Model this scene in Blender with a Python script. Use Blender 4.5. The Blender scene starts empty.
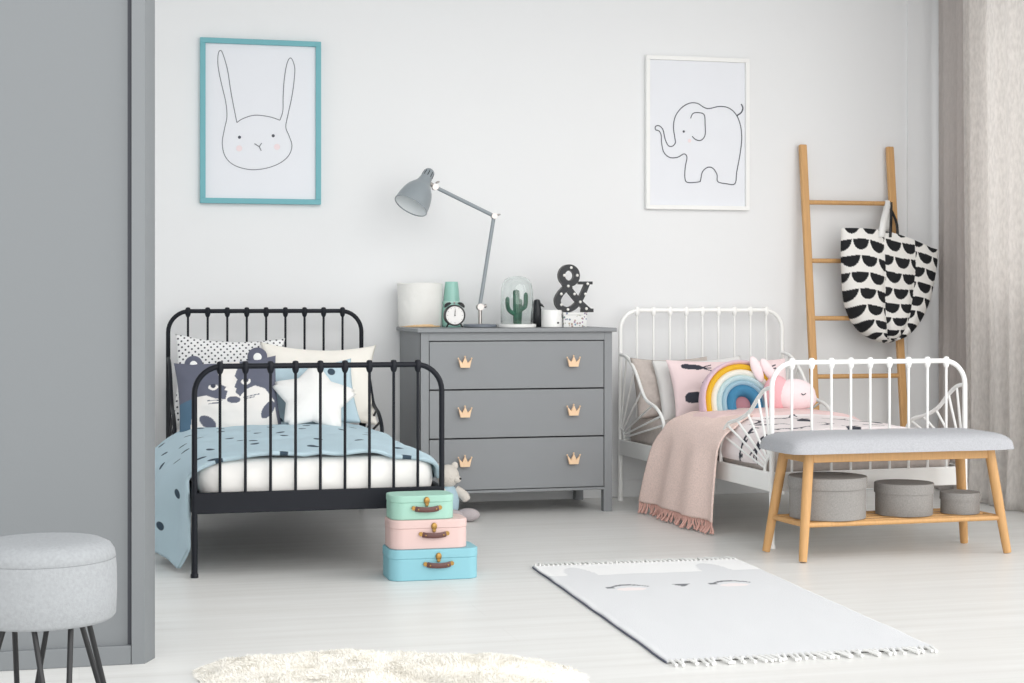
import bpy, math, random
from mathutils import Vector, Matrix, noise
random.seed(7)
sc = bpy.context.scene
COL = sc.collection
PI = math.pi
R = math.radians
# ------------------------------------------------------------------ camera numbers
F = 1674.0; EYE = 0.96; YAW = R(14.5)
cs, sn = math.cos(YAW), math.sin(YAW)
def at(px, py, Y):                       # point of the place seen at a pixel, at distance Y into the room
    r = (px - 512) / F
    X = Y * (sn + r * cs) / (cs - r * sn)
    zc = X * sn + Y * cs
    return Vector((X, Y, EYE - (py - 300) * zc / F))
def lin(c):
    return tuple(((v / 255) / 12.92 if v / 255 <= 0.04045 else ((v / 255 + 0.055) / 1.055) ** 2.4) for v in c[:3]) + (1.0,)
# ------------------------------------------------------------------ materials
MATS = {}
def newmat(name):
    m = bpy.data.materials.new(name); m.use_nodes = True
    MATS[name] = m
    return m, m.node_tree, m.node_tree.nodes['Principled BSDF']
def bump(nt, b, scale, strength, detail=2, stretch=None, dist=0.002):
    tc = nt.nodes.new('ShaderNodeTexCoord'); n = nt.nodes.new('ShaderNodeTexNoise')
    n.inputs['Scale'].default_value = scale; n.inputs['Detail'].default_value = detail
    mp = nt.nodes.new('ShaderNodeMapping')
    if stretch: mp.inputs['Scale'].default_value = stretch
    nt.links.new(tc.outputs['Object'], mp.inputs[0]); nt.links.new(mp.outputs[0], n.inputs['Vector'])
    bp = nt.nodes.new('ShaderNodeBump'); bp.inputs['Strength'].default_value = strength; bp.inputs['Distance'].default_value = dist
    nt.links.new(n.outputs[0], bp.inputs['Height']); nt.links.new(bp.outputs[0], b.inputs['Normal'])
    return n
def mat(name, c, rough=0.6, metal=0.0, bs=None, bst=0.3, var=0.0, stretch=None, spec=0.5, sheen=0.0, dist=0.002, vscale=None):
    m, nt, b = newmat(name)
    b.inputs['Base Color'].default_value = lin(c); b.inputs['Roughness'].default_value = rough
    b.inputs['Metallic'].default_value = metal; b.inputs['Specular IOR Level'].default_value = spec
    if sheen: b.inputs['Sheen Weight'].default_value = sheen
    n = None
    if bs: n = bump(nt, b, bs, bst, stretch=stretch, dist=dist)
    if var:
        if n is None or vscale:
            tc = nt.nodes.new('ShaderNodeTexCoord'); mp = nt.nodes.new('ShaderNodeMapping'); n = nt.nodes.new('ShaderNodeTexNoise')
            n.inputs['Scale'].default_value = vscale or 8; n.inputs['Detail'].default_value = 4
            if stretch: mp.inputs['Scale'].default_value = stretch
            nt.links.new(tc.outputs['Object'], mp.inputs[0]); nt.links.new(mp.outputs[0], n.inputs['Vector'])
        cr = nt.nodes.new('ShaderNodeValToRGB')
        lo = [max(0, v * (1 - var)) for v in c]; hi = [min(255, v * (1 + var)) for v in c]
        cr.color_ramp.elements[0].position = 0.3; cr.color_ramp.elements[1].position = 0.7
        cr.color_ramp.elements[0].color = lin(lo); cr.color_ramp.elements[1].color = lin(hi)
        nt.links.new(n.outputs[0], cr.inputs[0]); nt.links.new(cr.outputs[0], b.inputs['Base Color'])
    return m
def colmat(name, rough=0.85, bs=None, bst=0.3, sheen=0.0):     # print pattern stored on the mesh
    m, nt, b = newmat(name)
    a = nt.nodes.new('ShaderNodeVertexColor'); a.layer_name = 'Col'
    nt.links.new(a.outputs[0], b.inputs['Base Color']); b.inputs['Roughness'].default_value = rough
    b.inputs['Specular IOR Level'].default_value = 0.25
    if bs: bump(nt, b, bs, bst)
    return m
def dotmat(name, base, dot, spacing, radius, rnd=0.0, rot=45, uv=True, rough=0.9, soft=0.08, drop=0.0):
    m, nt, b = newmat(name)
    tc = nt.nodes.new('ShaderNodeTexCoord'); mp = nt.nodes.new('ShaderNodeMapping'); vo = nt.nodes.new('ShaderNodeTexVoronoi')
    vo.voronoi_dimensions = '2D'; vo.feature = 'F1'; vo.inputs['Randomness'].default_value = rnd; vo.inputs['Scale'].default_value = 1 / spacing
    mp.inputs['Rotation'].default_value = (0, 0, R(rot))
    nt.links.new(tc.outputs['UV'], mp.inputs[0]); nt.links.new(mp.outputs[0], vo.inputs['Vector'])
    cr = nt.nodes.new('ShaderNodeValToRGB'); r = radius / spacing
    cr.color_ramp.elements[0].position = r * (1 - soft); cr.color_ramp.elements[1].position = r * (1 + soft)
    cr.color_ramp.elements[0].color = lin(dot); cr.color_ramp.elements[1].color = lin(base)
    nt.links.new(vo.outputs['Distance'], cr.inputs[0])
    out = cr.outputs[0]
    if drop:
        sep = nt.nodes.new('ShaderNodeSeparateColor'); nt.links.new(vo.outputs['Color'], sep.inputs[0])
        gt = nt.nodes.new('ShaderNodeMath'); gt.operation = 'GREATER_THAN'; gt.inputs[1].default_value = drop
        nt.links.new(sep.outputs[0], gt.inputs[0])
        mx = nt.nodes.new('ShaderNodeMix'); mx.data_type = 'RGBA'
        mx.inputs['A'].default_value = lin(base)
        nt.links.new(gt.outputs[0], mx.inputs['Factor']); nt.links.new(out, mx.inputs['B']); out = mx.outputs['Result']
    nt.links.new(out, b.inputs['Base Color']); b.inputs['Roughness'].default_value = rough
    b.inputs['Specular IOR Level'].default_value = 0.25
    bump(nt, b, 260, 0.25)
    return m
def clothmat(name, c, transl=0.4, weave=380, var=0.05):
    m, nt, b = newmat(name)
    b.inputs['Roughness'].default_value = 0.95; b.inputs['Specular IOR Level'].default_value = 0.1
    tc = nt.nodes.new('ShaderNodeTexCoord')
    n = nt.nodes.new('ShaderNodeTexNoise'); n.inputs['Scale'].default_value = 90; n.inputs['Detail'].default_value = 4
    mp = nt.nodes.new('ShaderNodeMapping'); mp.inputs['Scale'].default_value = (1, 1, 0.35)
    nt.links.new(tc.outputs['Object'], mp.inputs[0]); nt.links.new(mp.outputs[0], n.inputs['Vector'])
    cr = nt.nodes.new('ShaderNodeValToRGB')
    cr.color_ramp.elements[0].position = 0.35; cr.color_ramp.elements[1].position = 0.65
    cr.color_ramp.elements[0].color = lin([v * (1 - var) for v in c]); cr.color_ramp.elements[1].color = lin([min(255, v * (1 + var)) for v in c])
    nt.links.new(n.outputs[0], cr.inputs[0]); nt.links.new(cr.outputs[0], b.inputs['Base Color'])
    tr = nt.nodes.new('ShaderNodeBsdfTranslucent'); nt.links.new(cr.outputs[0], tr.inputs[0])
    mx = nt.nodes.new('ShaderNodeMixShader'); mx.inputs[0].default_value = transl
    nt.links.new(b.outputs[0], mx.inputs[1]); nt.links.new(tr.outputs[0], mx.inputs[2])
    nt.links.new(mx.outputs[0], nt.nodes['Material Output'].inputs[0])
    return m
# ------------------------------------------------------------------ mesh builder
def smoothpath(pts, n=6, closed=False):
    P = [Vector(p) for p in pts]; out = []; N = len(P)
    rng = range(N if closed else N - 1)
    for i in rng:
        p0 = P[(i - 1) % N] if (closed or i > 0) else P[0]
        p1 = P[i]; p2 = P[(i + 1) % N]
        p3 = P[(i + 2) % N] if (closed or i + 2 < N) else P[N - 1]
        for k in range(n):
            t = k / n
            out.append(0.5 * ((2 * p1) + (-p0 + p2) * t + (2 * p0 - 5 * p1 + 4 * p2 - p3) * t * t + (-p0 + 3 * p1 - 3 * p2 + p3) * t ** 3))
    if not closed: out.append(P[-1].copy())
    return out
class MB:
    def __init__(s): s.v = []; s.f = []; s.c = {}; s.uv = {}
    def add(s, v, f):
        o = len(s.v); s.v += [Vector(p) for p in v]; s.f += [tuple(i + o for i in q) for q in f]; return o
    def box(s, a, b):
        x0, y0, z0 = a; x1, y1, z1 = b
        s.add([(x0,y0,z0),(x1,y0,z0),(x1,y1,z0),(x0,y1,z0),(x0,y0,z1),(x1,y0,z1),(x1,y1,z1),(x0,y1,z1)],
              [(3,2,1,0),(4,5,6,7),(0,1,5,4),(1,2,6,5),(2,3,7,6),(3,0,4,7)]); return s
    def tube(s, pts, r, n=10, closed=False, flat=None):
        P = [Vector(p) for p in pts]; N = len(P)
        rs = r if isinstance(r, (list, tuple)) else [r] * N
        T = []
        for i in range(N):
            a = P[(i - 1) % N] if (closed or i > 0) else P[0]
            b = P[(i + 1) % N] if (closed or i < N - 1) else P[-1]
            t = (b - a); T.append(t.normalized() if t.length > 1e-9 else Vector((0, 0, 1)))
        up = Vector((0, 0, 1)) if abs(T[0].z) < 0.9 else Vector((0, 1, 0))
        if flat: up = Vector(flat[0])
        U = (up - T[0] * up.dot(T[0])).normalized(); vs = []; fs = []
        for i in range(N):
            if flat: U = Vector(flat[0]); U = (U - T[i] * U.dot(T[i])).normalized()
            else: U = (U - T[i] * U.dot(T[i])).normalized()
            W = T[i].cross(U)
            for k in range(n):
                a = 2 * PI * k / n
                vs.append(P[i] + U * math.cos(a) * rs[i] * (flat[1] if flat else 1) + W * math.sin(a) * rs[i])
        M = N if closed else N - 1
        for i in range(M):
            j = (i + 1) % N
            for k in range(n):
                l = (k + 1) % n; fs.append((i*n+k, i*n+l, j*n+l, j*n+k))
        if not closed:
            fs.append(tuple(reversed(range(n)))); fs.append(tuple((N-1)*n + k for k in range(n)))
        s.add(vs, fs); return s
    def lathe(s, prof, n=32, M=None, cap=True):          # prof = [(r, z)...] bottom to top
        vs = []; fs = []
        for r, z in prof:
            for k in range(n):
                a = 2 * PI * k / n; vs.append(Vector((r * math.cos(a), r * math.sin(a), z)))
        for i in range(len(prof) - 1):
            for k in range(n):
                l = (k + 1) % n; fs.append((i*n+k, i*n+l, (i+1)*n+l, (i+1)*n+k))
        if cap:
            fs.append(tuple(reversed(range(n)))); fs.append(tuple((len(prof)-1)*n + k for k in range(n)))
        if M: vs = [M @ v for v in vs]
        s.add(vs, fs); return s
    def ell(s, c, r, M=None, nu=20, nv=12):
        vs = [Vector((0, 0, -1))]; fs = []
        for j in range(1, nv):
            t = PI * j / nv - PI / 2
            for i in range(nu):
                a = 2 * PI * i / nu; vs.append(Vector((math.cos(t) * math.cos(a), math.cos(t) * math.sin(a), math.sin(t))))
        vs.append(Vector((0, 0, 1)))
        for i in range(nu):
            l = (i + 1) % nu; fs.append((0, 1 + l, 1 + i)); fs.append((1 + (nv-2)*nu + i, 1 + (nv-2)*nu + l, len(vs) - 1))
        for j in range(nv - 2):
            for i in range(nu):
                l = (i + 1) % nu; fs.append((1+j*nu+i, 1+j*nu+l, 1+(j+1)*nu+l, 1+(j+1)*nu+i))
        rr = Vector(r) if not isinstance(r, (int, float)) else Vector((r, r, r))
        vs = [Vector((v.x*rr.x, v.y*rr.y, v.z*rr.z)) for v in vs]
        if M: vs = [M @ v for v in vs]
        s.add([v + Vector(c) for v in vs], fs); return s
    def prism(s, poly, y0, y1, bev=0.0):     # polygon in XZ, extruded along Y
        n = len(poly); s.add([(x, y0, z) for x, z in poly] + [(x, y1, z) for x, z in poly],
            [tuple(range(n)), tuple(reversed(range(n, 2*n)))] + [(i+n, (i+1) % n + n, (i+1) % n, i) for i in range(n)]); return s
    def vprism(s, poly, z0, z1):             # polygon in XY, extruded along Z
        n = len(poly); s.add([(x, y, z0) for x, y in poly] + [(x, y, z1) for x, y in poly],
            [tuple(reversed(range(n))), tuple(range(n, 2*n))] + [(i, (i+1) % n, (i+1) % n + n, i+n) for i in range(n)]); return s
    def grid(s, nu, nv, fn):                 # fn(u,v)-> (co, col or None, uv or None)
        o = len(s.v)
        for j in range(nv + 1):
            for i in range(nu + 1):
                co, col, uv = fn(i / nu, j / nv); k = len(s.v); s.v.append(Vector(co))
                if col: s.c[k] = col
                if uv: s.uv[k] = uv
        for j in range(nv):
            for i in range(nu):
                a = o + j*(nu+1) + i; s.f.append((a, a+1, a+nu+2, a+nu+1))
        return s
def rrect(x0, x1, y0, y1, r, n=5):
    out = []
    for cx, cy, a0 in ((x1-r, y0+r, -90), (x1-r, y1-r, 0), (x0+r, y1-r, 90), (x0+r, y0+r, 180)):
        for k in range(n + 1):
            a = R(a0 + 90 * k / n); out.append((cx + r*math.cos(a), cy + r*math.sin(a)))
    return out
def tagp(o, label=None, cat=None, group=None, kind=None):
    if label: o['label'] = label
    if cat: o['category'] = cat
    if group: o['group'] = group
    if kind: o['kind'] = kind
    return o
def obj(name, mb, m, parent=None, origin=(0,0,0), sharp=40, bevel=0, solid=0, soff=0, sub=0, merge=False, rot=None, label=None, kind=None):
    me = bpy.data.meshes.new(name); og = Vector(origin)
    me.from_pydata([tuple(v - og) for v in mb.v], [], mb.f)
    if mb.c:
        ca = me.color_attributes.new('Col', 'FLOAT_COLOR', 'POINT')
        for k in range(len(mb.v)): ca.data[k].color = mb.c.get(k, (0.8, 0.8, 0.8, 1))
    if mb.uv:
        ul = me.uv_layers.new(name='UVMap')
        for lp in me.loops: ul.data[lp.index].uv = mb.uv.get(lp.vertex_index, (0, 0))
    if merge:
        import bmesh
        bm = bmesh.new(); bm.from_mesh(me); bmesh.ops.remove_doubles(bm, verts=bm.verts, dist=1e-5)
        bmesh.ops.recalc_face_normals(bm, faces=bm.faces); bm.to_mesh(me); bm.free()
    me.materials.append(m)
    me.polygons.foreach_set('use_smooth', [True] * len(me.polygons))
    if sharp: me.set_sharp_from_angle(angle=R(sharp))
    me.update()
    o = bpy.data.objects.new(name, me); COL.objects.link(o); o.location = origin
    if rot: o.rotation_euler = rot
    if parent: o.parent = parent
    if bevel:
        b = o.modifiers.new('b', 'BEVEL'); b.width = bevel; b.segments = 3; b.limit_method = 'ANGLE'; b.angle_limit = R(35); b.harden_normals = False
    if solid:
        b = o.modifiers.new('s', 'SOLIDIFY'); b.thickness = solid; b.offset = soff
    if sub:
        b = o.modifiers.new('ss', 'SUBSURF'); b.levels = sub; b.render_levels = sub
    if label: o['label'] = label
    if kind: o['kind'] = kind
    return o
def thing(name, label, cat, loc=(0,0,0), rotz=0, group=None, rot=None):
    o = bpy.data.objects.new(name, None); COL.objects.link(o); o.empty_display_size = 0.05
    o.location = loc; o.rotation_euler = rot if rot else (0, 0, rotz)
    return tagp(o, label, cat, group)
def struct(name, mb, m, **k):
    o = obj(name, mb, m, **k); o['kind'] = 'structure'; return o
def dup(root, loc, label=None, rotz=None):
    r = root.copy(); COL.objects.link(r); r.location = loc
    if label: r['label'] = label
    if rotz is not None: r.rotation_euler = (0, 0, rotz)
    for ch in list(root.children):
        c = ch.copy(); COL.objects.link(c); c.parent = r
        for g in list(ch.children):
            d = g.copy(); COL.objects.link(d); d.parent = c
    return r
def inpoly(x, y, P):
    ins = False; n = len(P); j = n - 1
    for i in range(n):
        xi, yi = P[i]; xj, yj = P[j]
        if (yi > y) != (yj > y) and x < (xj - xi) * (y - yi) / (yj - yi) + xi: ins = not ins
        j = i
    return ins
def nz(x, y, z=0): return noise.noise(Vector((x, y, z)))

M_wall = mat('wall_paint', (233, 234, 235), 0.85, bs=60, bst=0.05, spec=0.2)
M_trimw = mat('trim_paint', (228, 229, 230), 0.5)
M_grey_door = mat('wardrobe_paint', (121, 125, 128), 0.55, bs=120, bst=0.06)
M_dresser = mat('dresser_paint', (136, 139, 142), 0.5, bs=90, bst=0.06)
M_dark_gap = mat('gap_dark', (70, 72, 78), 0.8)
M_blackmetal = mat('black_metal', (22, 25, 33), 0.5, spec=0.25)
M_whitemetal = mat('white_metal', (250, 250, 248), 0.45)
M_teal = mat('teal_wood', (108, 173, 182), 0.5)
M_whiteframe = mat('white_wood', (240, 240, 238), 0.5)
M_paper = mat('paper', (231, 233, 238), 0.8, spec=0.2)
M_ink = mat('ink', (120, 122, 128), 0.8, spec=0.1)
M_inkdark = mat('ink_dark', (92, 94, 102), 0.8, spec=0.1)
M_blush = mat('blush_ink', (238, 222, 224), 0.8, spec=0.1)
M_wood = mat('beech_wood', (204, 158, 104), 0.5, bs=9, bst=0.03, var=0.03, stretch=(14, 14, 1.2))
M_wood_light = mat('light_wood', (232, 196, 150), 0.5, bs=30, bst=0.05, var=0.05)
M_crown = mat('crown_wood', (238, 203, 166), 0.5)
M_bench = mat('bench_fabric', (178, 179, 183), 0.95, bs=420, bst=0.35, var=0.035, spec=0.15, vscale=200)
M_stool = mat('stool_fabric', (160, 163, 166), 0.95, bs=380, bst=0.35, var=0.03, spec=0.15, vscale=150)
M_greybox = mat('grey_linen', (150, 147, 144), 0.95, bs=420, bst=0.4, var=0.05, spec=0.15, vscale=220)
M_mattress = mat('white_mattress', (240, 238, 235), 0.9, bs=9, bst=0.5, spec=0.2, dist=0.02)
M_linen = mat('beige_linen', (200, 190, 184), 0.95, bs=300, bst=0.3, spec=0.15, var=0.03, vscale=60)
M_whitecotton = mat('white_cotton', (240, 240, 238), 0.92, bs=14, bst=0.25, spec=0.2, dist=0.01)
M_creamcotton = mat('cream_cotton', (240, 236, 228), 0.92, bs=14, bst=0.25, spec=0.2, dist=0.01)
M_greycotton = mat('pale_grey_cotton', (232, 231, 229), 0.92, bs=14, bst=0.2, spec=0.2, dist=0.01)
M_badgergrey = mat('badger_grey', (100, 103, 118), 0.95, bs=300, bst=0.3, spec=0.15)
M_bluedots = dotmat('blue_spotted_cotton', (186, 208, 218), (62, 78, 92), 0.155, 0.0165, rnd=0.65, rot=20, drop=0.06)
M_dots = dotmat('white_dotted_cotton', (238, 238, 238), (70, 72, 80), 0.0195, 0.0043, rnd=0.0, rot=38)
M_print = colmat('printed_cotton', bs=300, bst=0.25)
M_throw = mat('pink_throw', (242, 218, 209), 0.95, bs=160, bst=0.6, spec=0.15, var=0.045, vscale=160)
M_fringe = mat('rose_fringe', (220, 176, 165), 0.95, spec=0.15, bs=200)
M_chrome = mat('brushed_chrome', (176, 171, 168), 0.3, 0.9)
M_lamp = mat('lamp_paint', (142, 150, 155), 0.35)
M_lampin = mat('lamp_inside', (244, 248, 250), 0.4)
M_lampbase = mat('lamp_base_paint', (118, 124, 134), 0.4)
M_black = mat('black_enamel', (24, 25, 28), 0.4)
M_dial = mat('clock_dial', (236, 234, 232), 0.6)
M_greenceramic = mat('green_ceramic', (150, 198, 186), 0.35)
M_cactus = mat('cactus_green', (52, 108, 86), 0.5, bs=60, bst=0.3, var=0.12)
M_whiteceramic = mat('white_ceramic', (240, 240, 238), 0.3)
M_darkceramic = mat('dark_ceramic', (32, 35, 40), 0.5)
M_basket = mat('basket_fabric', (238, 237, 233), 0.9, bs=24, bst=0.4, spec=0.15, dist=0.01)
M_bulb = mat('bulb_white', (245, 243, 238), 0.3)
M_brass = mat('aged_brass', (168, 132, 74), 0.35, 0.8)
M_leather = mat('brown_leather', (96, 62, 58), 0.5, bs=120)
M_mint = mat('mint_card', (158, 200, 184), 0.6, bs=150, bst=0.08)
M_pinkcard = mat('pink_card', (216, 188, 183), 0.6, bs=150, bst=0.08)
M_bluecard = mat('blue_card', (134, 188, 200), 0.6, bs=150, bst=0.08)
M_wool = mat('grey_wool', (214, 208, 200), 0.95, bs=130, bst=0.8, spec=0.1, dist=0.004)
M_woolleg = mat('mauve_grey_wool', (186, 178, 180), 0.95, bs=130, bst=0.8, spec=0.1, dist=0.004)
M_bearcloth = mat('blue_romper', (172, 198, 210), 0.9, bs=150)
M_sheep = mat('sheepskin', (248, 245, 238), 0.95, spec=0.15)
M_pinkplush = mat('pale_pink_plush', (252, 234, 236), 0.95, bs=150, bst=0.4, spec=0.15)
M_roseplush = mat('rose_plush', (244, 188, 194), 0.95, bs=150, bst=0.4, spec=0.15)
M_dusky = mat('dusky_rose', (176, 128, 136), 0.95, bs=150, bst=0.4, spec=0.15)
RB = [mat('band_' + n, c, 0.95, bs=120, bst=0.3, spec=0.15) for n, c in (('lilac', (232, 204, 216)), ('yellow', (232, 186, 58)), ('cream', (240, 238, 228)),
      ('aqua', (196, 218, 222)), ('steel', (166, 196, 210)), ('blue', (74, 134, 170)))]
M_curtdark = clothmat('dark_curtain', (212, 205, 201), 0.25, var=.015)
M_curtlight = clothmat('light_curtain', (247, 244, 241), 0.6, var=0.03)
# glass
M_glass, nt, b = newmat('clear_glass')
b.inputs['Base Color'].default_value = (0.97, 1, 0.99, 1); b.inputs['Roughness'].default_value = 0.0
b.inputs['Transmission Weight'].default_value = 1.0; b.inputs['IOR'].default_value = 1.45
M_pane, nt, b = newmat('window_glass')
tr = nt.nodes.new('ShaderNodeBsdfTransparent'); gl = nt.nodes.new('ShaderNodeBsdfGlossy'); gl.inputs['Roughness'].default_value = .02
ms = nt.nodes.new('ShaderNodeMixShader'); ms.inputs[0].default_value = .07
nt.links.new(tr.outputs[0], ms.inputs[1]); nt.links.new(gl.outputs[0], ms.inputs[2]); nt.links.new(ms.outputs[0], nt.nodes['Material Output'].inputs[0])
# floor boards
M_floor, nt, b = newmat('white_boards')
tc = nt.nodes.new('ShaderNodeTexCoord'); mp = nt.nodes.new('ShaderNodeMapping'); mp.inputs['Scale'].default_value = (0.55, 9, 1)
nn = nt.nodes.new('ShaderNodeTexNoise'); nn.inputs['Scale'].default_value = 2.2; nn.inputs['Detail'].default_value = 5; nn.inputs['Roughness'].default_value = 0.6
nt.links.new(tc.outputs['Object'], mp.inputs[0]); nt.links.new(mp.outputs[0], nn.inputs['Vector'])
cr = nt.nodes.new('ShaderNodeValToRGB'); cr.color_ramp.elements[0].position = 0.3; cr.color_ramp.elements[1].position = 0.72
cr.color_ramp.elements[0].color = lin((222, 221, 218)); cr.color_ramp.elements[1].color = lin((234, 234, 232))
nt.links.new(nn.outputs[0], cr.inputs[0])
br = nt.nodes.new('ShaderNodeTexBrick'); br.offset = 0.37
br.inputs['Color1'].default_value = (1, 1, 1, 1); br.inputs['Color2'].default_value = (0.985, 0.985, 0.98, 1); br.inputs['Mortar'].default_value = (0.93, 0.93, 0.92, 1)
br.inputs['Scale'].default_value = 1.0; br.inputs['Mortar Size'].default_value = 0.0016; br.inputs['Mortar Smooth'].default_value = 0.3
br.inputs['Brick Width'].default_value = 1.9; br.inputs['Row Height'].default_value = 0.19
nt.links.new(tc.outputs['Object'], br.inputs['Vector'])
mx = nt.nodes.new('ShaderNodeMix'); mx.data_type = 'RGBA'; mx.blend_type = 'MULTIPLY'; mx.inputs['Factor'].default_value = 1.0
nt.links.new(cr.outputs[0], mx.inputs['A']); nt.links.new(br.outputs[0], mx.inputs['B']); nt.links.new(mx.outputs['Result'], b.inputs['Base Color'])
b.inputs['Roughness'].default_value = 0.36; b.inputs['Specular IOR Level'].default_value = 0.4
bp = nt.nodes.new('ShaderNodeBump'); bp.inputs['Strength'].default_value = 0.08; bp.inputs['Distance'].default_value = 0.002
nt.links.new(nn.outputs[0], bp.inputs['Height']); nt.links.new(bp.outputs[0], b.inputs['Normal'])

# ================================================================== SETTING
YW = 7.76; XR = 4.36
struct('floor', MB().box((-2.6, 0.2, -0.1), (XR + 0.2, YW + 0.15, 0)), M_floor)
struct('wall_back', MB().box((-2.6, YW, 0), (XR + 0.2, YW + 0.15, 2.9)), M_wall)
w = MB(); WY0, WY1, WZ0, WZ1 = 5.75, 7.50, 0.98, 2.6
w.box((XR, WY1, 0), (XR + 0.2, YW, 2.9)).box((XR, 5.45, 0), (XR + 0.2, WY0, 2.9)).box((XR, WY0, 0), (XR + 0.2, WY1, WZ0)).box((XR, WY0, WZ1), (XR + 0.2, WY1, 2.9))
struct('wall_right', w, M_wall)
struct('ceiling', MB().box((-2.6, 5.3, 2.9), (XR + 0.2, YW + 0.15, 3.0)), M_wall)
struct('trim_1', MB().box((4.085, YW - 0.010, 0), (XR, YW, 2.9)), M_wall)
struct('baseboard_back', MB().box((-2.6, YW - 0.014, 0), (4.085, YW, 0.085)), M_trimw, bevel=0.004)
struct('baseboard_right', MB().box((XR - 0.014, 5.45, 0), (XR, YW - 0.03, 0.079)), M_trimw, bevel=0.004)
win = thing('window_1', 'tall window behind the curtains', 'window', (XR + 0.1, (WY0 + WY1) / 2, WZ0)); win['kind'] = 'structure'
fm = MB(); hy = (WY1 - WY0) / 2; hh = WZ1 - WZ0
for y0, y1, z0, z1 in ((-hy, hy, 0, 0.07), (-hy, hy, hh - 0.07, hh), (-hy, -hy + 0.07, 0.07, hh - 0.07), (hy - 0.07, hy, 0.07, hh - 0.07), (-0.05, 0.05, 0.07, hh - 0.07)):
    fm.box((-0.03, y0, z0), (0.03, y1, z1))
obj('window_frame', fm, M_trimw, win)
for y0, y1 in ((-hy + 0.07, -0.05), (0.05, hy - 0.07)):
    obj('pane', MB().box((-0.004, y0, 0.07), (0.004, y1, hh - 0.07)), M_pane, win)

# ================================================================== WARDROBE (grey sliding door panel at left)
wd = thing('wardrobe', 'tall grey wardrobe with sliding door behind the round stool', 'wardrobe', (-0.8, 4.54, 0))
WH = 2.45
def wx(v): return v + 0.8
obj('body', MB().vprism([(wx(-1.8), 0.03), (wx(0.135), 0.03), (wx(0.155), 0.05), (wx(0.155), 0.62), (wx(-1.8), 0.62)], 0.0, WH), M_grey_door, wd)
dp = MB().box((wx(-1.75), -0.005, 0.045), (wx(0.124), 0.02, WH))
d = obj('door', dp, M_grey_door, wd)
obj('door_rail', MB().box((wx(-1.75), -0.02, 0.0), (wx(0.133), 0.018, 0.05)), M_grey_door, d, bevel=0.002)
obj('door_gap', MB().box((wx(0.1235), -0.0045, 0.05), (wx(0.1345), 0.021, WH)), M_dark_gap, wd)
obj('side_post', MB().vprism([(wx(0.134), 0.03), (wx(0.134), -0.022), (wx(0.168), -0.02), (wx(0.197), 0.045), (wx(0.195), 0.06), (wx(0.15), 0.06)], 0.0, WH), M_grey_door, wd)

# ================================================================== PICTURES
def ribbon(mb, pts, wd_, y0=0, n=5, closed=False, th=0.0007):
    P = smoothpath([(p.x, 0, p.z) for p in pts], n, closed); N = len(P)
    vs = []
    for i in range(N):
        a = P[(i-1) % N] if (closed or i > 0) else P[0]; c = P[(i+1) % N] if (closed or i < N-1) else P[-1]
        t = (c - a).normalized(); nn_ = Vector((-t.z, 0, t.x))
        vs += [P[i] + nn_ * wd_ / 2 + Vector((0, y0, 0)), P[i] - nn_ * wd_ / 2 + Vector((0, y0, 0)), P[i] - nn_ * wd_ / 2 + Vector((0, y0 + th, 0)), P[i] + nn_ * wd_ / 2 + Vector((0, y0 + th, 0))]
    fs = []
    for i in range(N if closed else N - 1):
        j = (i + 1) % N
        for k in range(4): l = (k + 1) % 4; fs.append((4*i+k, 4*i+l, 4*j+l, 4*j+k))
    if not closed: fs += [(0, 1, 2, 3), (4*N-1, 4*N-2, 4*N-3, 4*N-4)]
    mb.add(vs, fs)
def disc(mb, c, r, y0, th=0.0007):
    mb.prism([(c.x + r * math.cos(2*PI*k/20), c.z + r * math.sin(2*PI*k/20)) for k in range(20)], y0, y0 + th)
def picture(name, label, x0, x1, z0, z1, fw, fmat):
    cx = (x0 + x1) / 2; t = thing(name, label, 'picture', (cx, YW, z0)); hw = (x1 - x0) / 2; h = z1 - z0
    f = MB()
    for a, b_, c, d_ in ((-hw, hw, 0, fw), (-hw, hw, h - fw, h), (-hw, -hw + fw, fw, h - fw), (hw - fw, hw, fw, h - fw)):
        f.box((a, -0.028, c), (b_, -0.001, d_))
    obj('frame', f, fmat, t, bevel=0.0015)
    obj('print', MB().box((-hw + fw - 0.002, -0.014, fw - 0.002), (hw - fw + 0.002, -0.003, h - fw + 0.002)), M_paper, t)
    return t, Vector((cx, YW, z0))
YP = YW - 0.015
t, og = picture('framed_rabbit_drawing', 'rabbit head line drawing in a teal frame above the black bed', 0.534, 1.086, 1.402, 2.157, 0.024, M_teal)
def pc(x, y, s, ox, oy): q = at(x / s + ox, y / s + oy, YP); return q - og
rb = [(160,350),(148,290),(138,235),(128,170),(112,115),(103,104),(96,118),(96,160),(108,220),(122,280),(126,330),(118,370),(110,420),(120,465),(150,495),(200,510),(250,508),(300,492),(335,465),(348,430),(338,395),(327,365),(335,320),(348,260),(356,200),(357,160),(345,130),(332,145),(322,200),(318,260),(317,310),(307,342)]
dr = MB(); K = (3.413, 190, 20)
ribbon(dr, [pc(*p, *K) for p in rb], 0.0036, -0.0150)
ribbon(dr, [pc(*p, *K) for p in [(307,342),(270,330),(220,325),(180,337),(160,350)]], 0.0036, -0.0150)
for l in ([(220,422),(236,432)], [(236,432),(245,420)], [(236,432),(243,446)]): ribbon(dr, [pc(*p, *K) for p in l], 0.004, -0.0150)
obj('rabbit_outline', dr, M_ink, t)
for p in ((169,400), (284,395)):
    e = MB(); disc(e, pc(*p, *K), 0.0072, -0.0150); obj('eye', e, M_inkdark, t)
for p in ((168,438), (297,433)):
    e = MB(); disc(e, pc(*p, *K), 0.014, -0.0150); obj('cheek', e, M_blush, t)
t, og = picture('framed_elephant_drawing', 'elephant line drawing in a white frame above the white bed', 2.676, 3.216, 1.404, 2.155, 0.02, M_whiteframe)
K = (3.793, 630, 40)
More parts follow.
